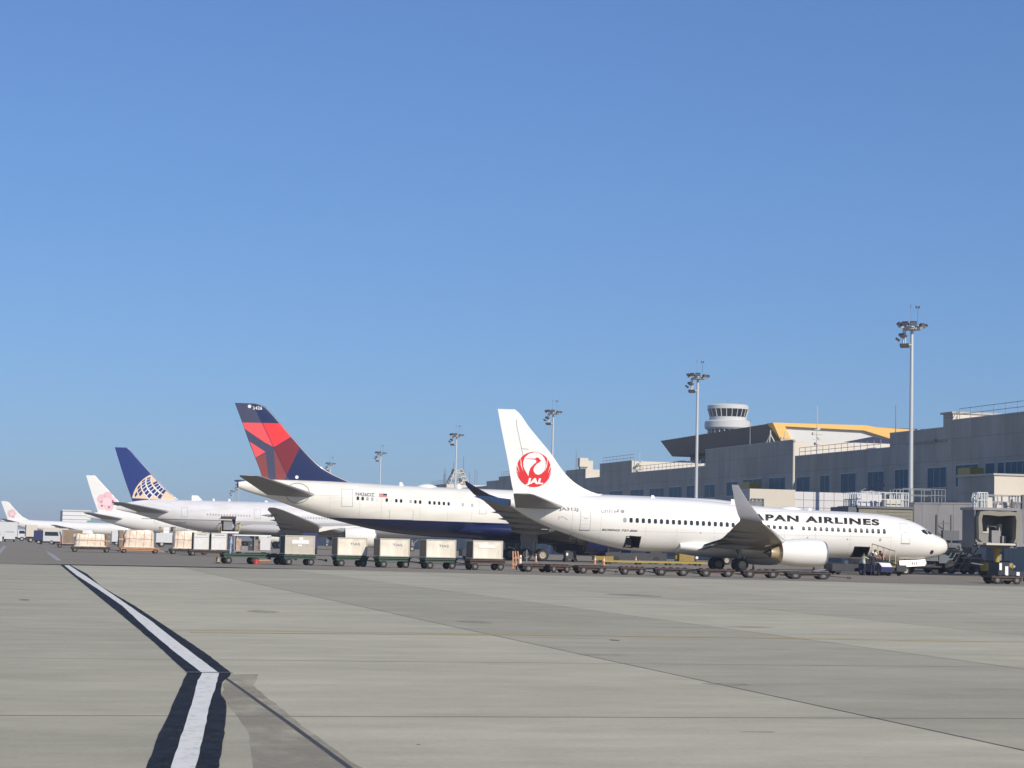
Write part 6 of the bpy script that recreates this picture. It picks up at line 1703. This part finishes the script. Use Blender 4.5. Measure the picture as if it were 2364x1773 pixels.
mb = MB(); mb.revolve([(-.1, .01), (-.1, .17), (.0, .2), (.05, .01)], (.35, -.6, .9), 12, 0, 'y'); mb.build('lamp', ['white'], gp)

# yellow transporter bed and machines behind the crane jet
yb = thing('pallet_transporter', 'long low yellow transporter bed on the ground between the cream jet and the crane jet', 'transporter', (67.9, 206, 0), R(-3))
mb = MB(); mb.box(-5.6, 5.6, -.9, .9, .22, .38); mb.box(-5.6, 5.6, -.95, -.9, .20, .40); mb.build('bed', ['yellow_bright'], yb)
mb = MB(); mb.box(-6.3, -4.4, -.8, .8, .383, .80); mb.build('drive_housing', ['yellow'], yb)
mb = MB()
for k in range(26): mb.tube((-3.0 + k * .33, -.85, .40), (-3.0 + k * .33, .85, .40), .05, n=6)
mb.build('rollers', ['gunmetal'], yb)
for x in (-4.8, -1.6, 1.6, 4.8): wheels_pair(yb, x, 0, .17, .14, 1.5)
ym = thing('power_unit', 'yellow machine with a white lamp between the fuselage and the yellow transporter bed', 'machine', (74.6, 215, 0))
mb = MB(); mb.box(-1.0, .7, -.8, .8, .35, 1.2); mb.box(-1.3, -1.0, -.4, .4, .6, 1.0); mb.build('body', ['yellow'], ym)
mb = MB(); mb.revolve([(-.1, .01), (-.1, .16), (0, .16)], (1.0, -.7, .8), 12, 0, 'y'); mb.build('lamp', ['white'], ym)
for dx in (-.8, .7): wheels_pair(ym, dx, 0, .3, .2, 1.3)
mm_ = thing('tow_tractor', 'dark low aircraft tractor under the blue engine of the cream jet', 'tractor', (70.0, 219, 0))
mb = MB(); mb.box(-3.6, 3.4, -1.1, 1.1, .35, 1.15); mb.box(-3.3, -1.8, -.9, .9, 1.153, 1.75); mb.box(1.6, 2.9, -.8, .8, 1.153, 1.5); mb.build('body', ['machine_dark'], mm_)
mb = MB(); mb.box(-3.2, -1.9, -.93, -.905, 1.25, 1.65); mb.build('window', ['glass_dark'], mm_)
for dx in (-2.4, 2.2): wheels_pair(mm_, dx, 0, .42, .35, 1.9)
mm_ = thing('power_unit', 'dark grey cabinet on wheels in front of the blue belly', 'machine', (63.4, 221.5, 0))
mb = MB(); mb.box(-.6, .6, -.5, .5, .3, 1.25); mb.build('body', ['machine_dark'], mm_)
mb = MB(); mb.box(-.58, -.35, -.53, -.503, .7, 1.0); mb.build('panel', ['white'], mm_)
for dx in (-.5, .5): wheels_pair(mm_, dx, 0, .2, .14, 1.0)
mm_ = thing('tow_tractor', 'dark tug with a white roof panel beside the main wheels of the cream jet', 'tractor', (54.2, 226.5, 0))
mb = MB(); mb.box(-2.0, 1.6, -.9, .9, .4, 1.2); mb.build('body', ['machine_dark'], mm_)
mb = MB(); mb.add([(-1.2, -.9, 2.1), (.1, -.9, 1.95), (.4, .9, 1.5), (-.9, .9, 1.6), (-1.2, -.9, 2.0), (.1, -.9, 1.85), (.4, .9, 1.4), (-.9, .9, 1.5)], [(0, 1, 2, 3), (7, 6, 5, 4), (0, 4, 5, 1), (1, 5, 6, 2), (2, 6, 7, 3), (3, 7, 4, 0)]); mb.build('roof', ['white'], mm_)
mb = MB()
for x, y in ((-1.1, -.85), (.1, -.85), (-.9, .85), (.3, .85)): mb.box(x - .04, x + .04, y - .04, y + .04, 1.2, 1.9 if y < 0 else 1.5)
mb.build('roof_post', ['machine_grey'], mm_)
for dx in (-1.2, 1.0): wheels_pair(mm_, dx, 0, .4, .3, 1.5)
# dark equipment added to fill the shade below the open-mouthed bridge
for i, (x, y, lab) in enumerate(((84.2, 178.0, 'dark cabinets added to fill the shade under the tunnel left of the yellow column'), (90.0, 176.0, 'dark tug added to fill the shade under the jet bridge at the right edge'))):
    mm_ = thing('shade_filler_cart', lab, 'cart', (x, y, 0))
    mb = MB(); mb.box(-2.4, 2.2, -.9, .9, .4, 1.3); mb.box(-2.2, -.6, -.8, .8, 1.303, 1.9); mb.build('body', ['machine_dark'], mm_)
    mb = MB(); mb.box(.2, 1.2, -.95, -.905, .7, 1.05); mb.build('panel', ['machine_grey'], mm_)
    for dx in (-1.6, 1.5): wheels_pair(mm_, dx, 0, .38, .3, 1.5)

# tow tractor with white details at the right edge
bt = thing('tow_tractor', 'black and white tractor at the right edge beside the yellow bridge carriage', 'tractor', (64.4, 122.4, 0), R(10))
mb = MB(); mb.box(-1.3, 1.5, -.6, .6, .35, .8); mb.box(-1.2, -.4, -.55, .55, .803, 1.35); mb.build('body', ['machine_dark'], bt)
MB().box(-1.25, -1.05, -.62, -.605, .85, 1.3).build('white_panel', ['white'], bt)
MB().box(-.8, -.55, -.62, -.605, .5, 1.1).build('white_panel', ['white'], bt)
MB().box(.1, .35, -.62, -.605, .45, .75).build('white_panel', ['white'], bt)
MB().tube((-.1, -.64, 1.1), (-.1, -.55, 1.1), .09, n=12).build('headlight', ['glass_grey'], bt)
for dx in (-.9, 1.0): wheels_pair(bt, dx, 0, .3, .2, 1.1)

# ============================================================ PEOPLE
def person(label, loc, rz, pose='stand', top='vest', leg='trousers', tool=False):
    t = thing('person', label, 'person', loc, rz)
    J = dict(pelvis=(0, 0, .95), chest=(.02, 0, 1.28), neck=(.03, 0, 1.48), head=(.05, 0, 1.62), crown=(.05, 0, 1.72))
    if pose == 'bend': J.update(chest=(.25, 0, 1.20), neck=(.40, 0, 1.30), head=(.52, 0, 1.36), crown=(.60, 0, 1.40))
    arm = {'stand': [(.02, .20, 1.42), (.10, .27, 1.16), (.24, .25, .95)], 'bend': [(.34, .20, 1.26), (.48, .24, 1.0), (.66, .2, .92)], 'reach': [(.03, .2, 1.43), (.25, .25, 1.30), (.50, .2, 1.38)]}[pose]
    V, E_, Rr = [], [], []
    def add(p, r, par=None):
        V.append(p); Rr.append(r)
        if par is not None: E_.append((par, len(V) - 1))
        return len(V) - 1
    pel = add(J['pelvis'], .15); ch = add(J['chest'], .165, pel)
    up = add(tuple((a + b) / 2 for a, b in zip(J['chest'], J['neck'])), .14, ch)
    nk = add(J['neck'], .058, up); hd = add(J['head'], .098, nk); cr_ = add(J['crown'], .080, hd)
    for s in (-1, 1):
        hp = add((0, s * .10, .88), .105, pel); kn = add((.03, s * .12, .50), .068, hp); an = add((0, s * .13, .09), .045, kn); add((.14, s * .14, .04), .042, an)
        sh = add((arm[0][0], s * arm[0][1], arm[0][2]), .060, up); el = add((arm[1][0], s * arm[1][1], arm[1][2]), .046, sh); wr = add((arm[2][0], s * arm[2][1], arm[2][2]), .030, el)
        d = (Vector(arm[2]) - Vector(arm[1])).normalized(); d.y *= s
        pb = Vector((arm[2][0], s * arm[2][1], arm[2][2])); pm = add(tuple(pb + d * .06), .034, wr)
        for k, ln in enumerate((.07, .085, .08, .06)):
            o = Vector((0, (k - 1.5) * .020, 0)); a = add(tuple(pb + d * .10 + o), .010, pm); b = add(tuple(pb + d * (.10 + ln * .6) + o + Vector((0, 0, -.015))), .009, a)
        add(tuple(pb + d * .07 + Vector((.02, -s * .045, .02))), .011, pm)
    me = bpy.data.meshes.new('body'); me.from_pydata(V, E_, []); me.update()
    o = bpy.data.objects.new('body', me); C.objects.link(o)
    sm = o.modifiers.new('skin', 'SKIN'); sm.use_smooth_shade = True
    for i, v in enumerate(me.skin_vertices[0].data): v.radius = (Rr[i], Rr[i]); v.use_root = (i == 0)
    o.modifiers.new('sub', 'SUBSURF').levels = 1
    dg = bpy.context.evaluated_depsgraph_get(); dg.update()
    m2 = bpy.data.meshes.new_from_object(o.evaluated_get(dg)); bpy.data.objects.remove(o)
    m2.name = 'body'
    m2.materials.clear()
    for k in (leg, top, 'skin'): m2.materials.append(M[k])
    ex_, ez = arm[1][0], arm[1][2]
    for f in m2.polygons:
        c = f.center
        f.use_smooth = True
        if (c - Vector(J['head'])).length < .16 or (Vector((c.x, abs(c.y), c.z)) - Vector(arm[2])).length < .19: f.material_index = 2
        elif c.z > .93: f.material_index = 1
        else: f.material_index = 0
    b = bpy.data.objects.new('body', m2); C.objects.link(b); b.parent = t
    h = Vector(J['head'])
    mb = MB(); mb.revolve([(-.01, .108), (.05, .105), (.10, .07), (.125, .01)], (h.x - .005, 0, h.z + .02), 14, 0, 'z'); mb.build('hair', ['hair'], t, smooth=60)
    mb = MB()
    for s in (-1, 1): mb.box(h.x + .085, h.x + .10, s * .035 - .012, s * .035 + .012, h.z - .005, h.z + .01, 0)
    mb.add([(h.x + .09, -.015, h.z - .035), (h.x + .09, .015, h.z - .035), (h.x + .118, 0, h.z - .035), (h.x + .092, 0, h.z + .0)], [(0, 1, 2), (0, 2, 3), (2, 1, 3)], 1)
    mb.box(h.x + .085, h.x + .097, -.028, .028, h.z - .062, h.z - .054, 2)
    mb.build('face', ['hair', 'skin', 'red_paint'], t)
    return t
person('person in a pale reflective vest bending by the belt loader', (66.35, 149.6, 0), R(20), 'reach', 'vest')
person('person in dark clothes standing right of the one in the pale vest', (67.0, 149.3, 0), R(70), 'stand', 'trousers')
person('person crouching in the open forward hold of the crane jet', (71.45, 159.75, .55), R(-60), 'bend', 'white')
person('person in a faded red shirt leaning over the belt loader', (71.2, 156.5, .45), R(-150), 'bend', 'shirt_red')
person('person in a yellow vest standing on the high loader at the blue-tailed jet', (48.6, 398.3, 3.055), R(180), 'stand', 'vest_yellow', 'vest_yellow')
person('person in a yellow vest on the loader beside the second blossom jet', (54.1, 590.0, 2.905), R(180), 'stand', 'vest_yellow', 'vest_yellow')

# ============================================================ AIR
mb = MB(); mb.box(-5100, 5100, -300, 9100, -1.0, 50.0)
hz = mb.build('haze', [], None)
hm = bpy.data.materials.new('light_haze'); t = nt(hm); t.nodes.clear()
pv = t.nodes.new('ShaderNodeVolumePrincipled'); out = t.nodes.new('ShaderNodeOutputMaterial')
pv.inputs['Color'].default_value = (.80, .88, 1.0, 1); pv.inputs['Density'].default_value = .00022; pv.inputs['Anisotropy'].default_value = 0.0
t.links.new(pv.outputs[0], out.inputs['Volume'])
hz.data.materials.append(hm); tag(hz, kind='stuff')
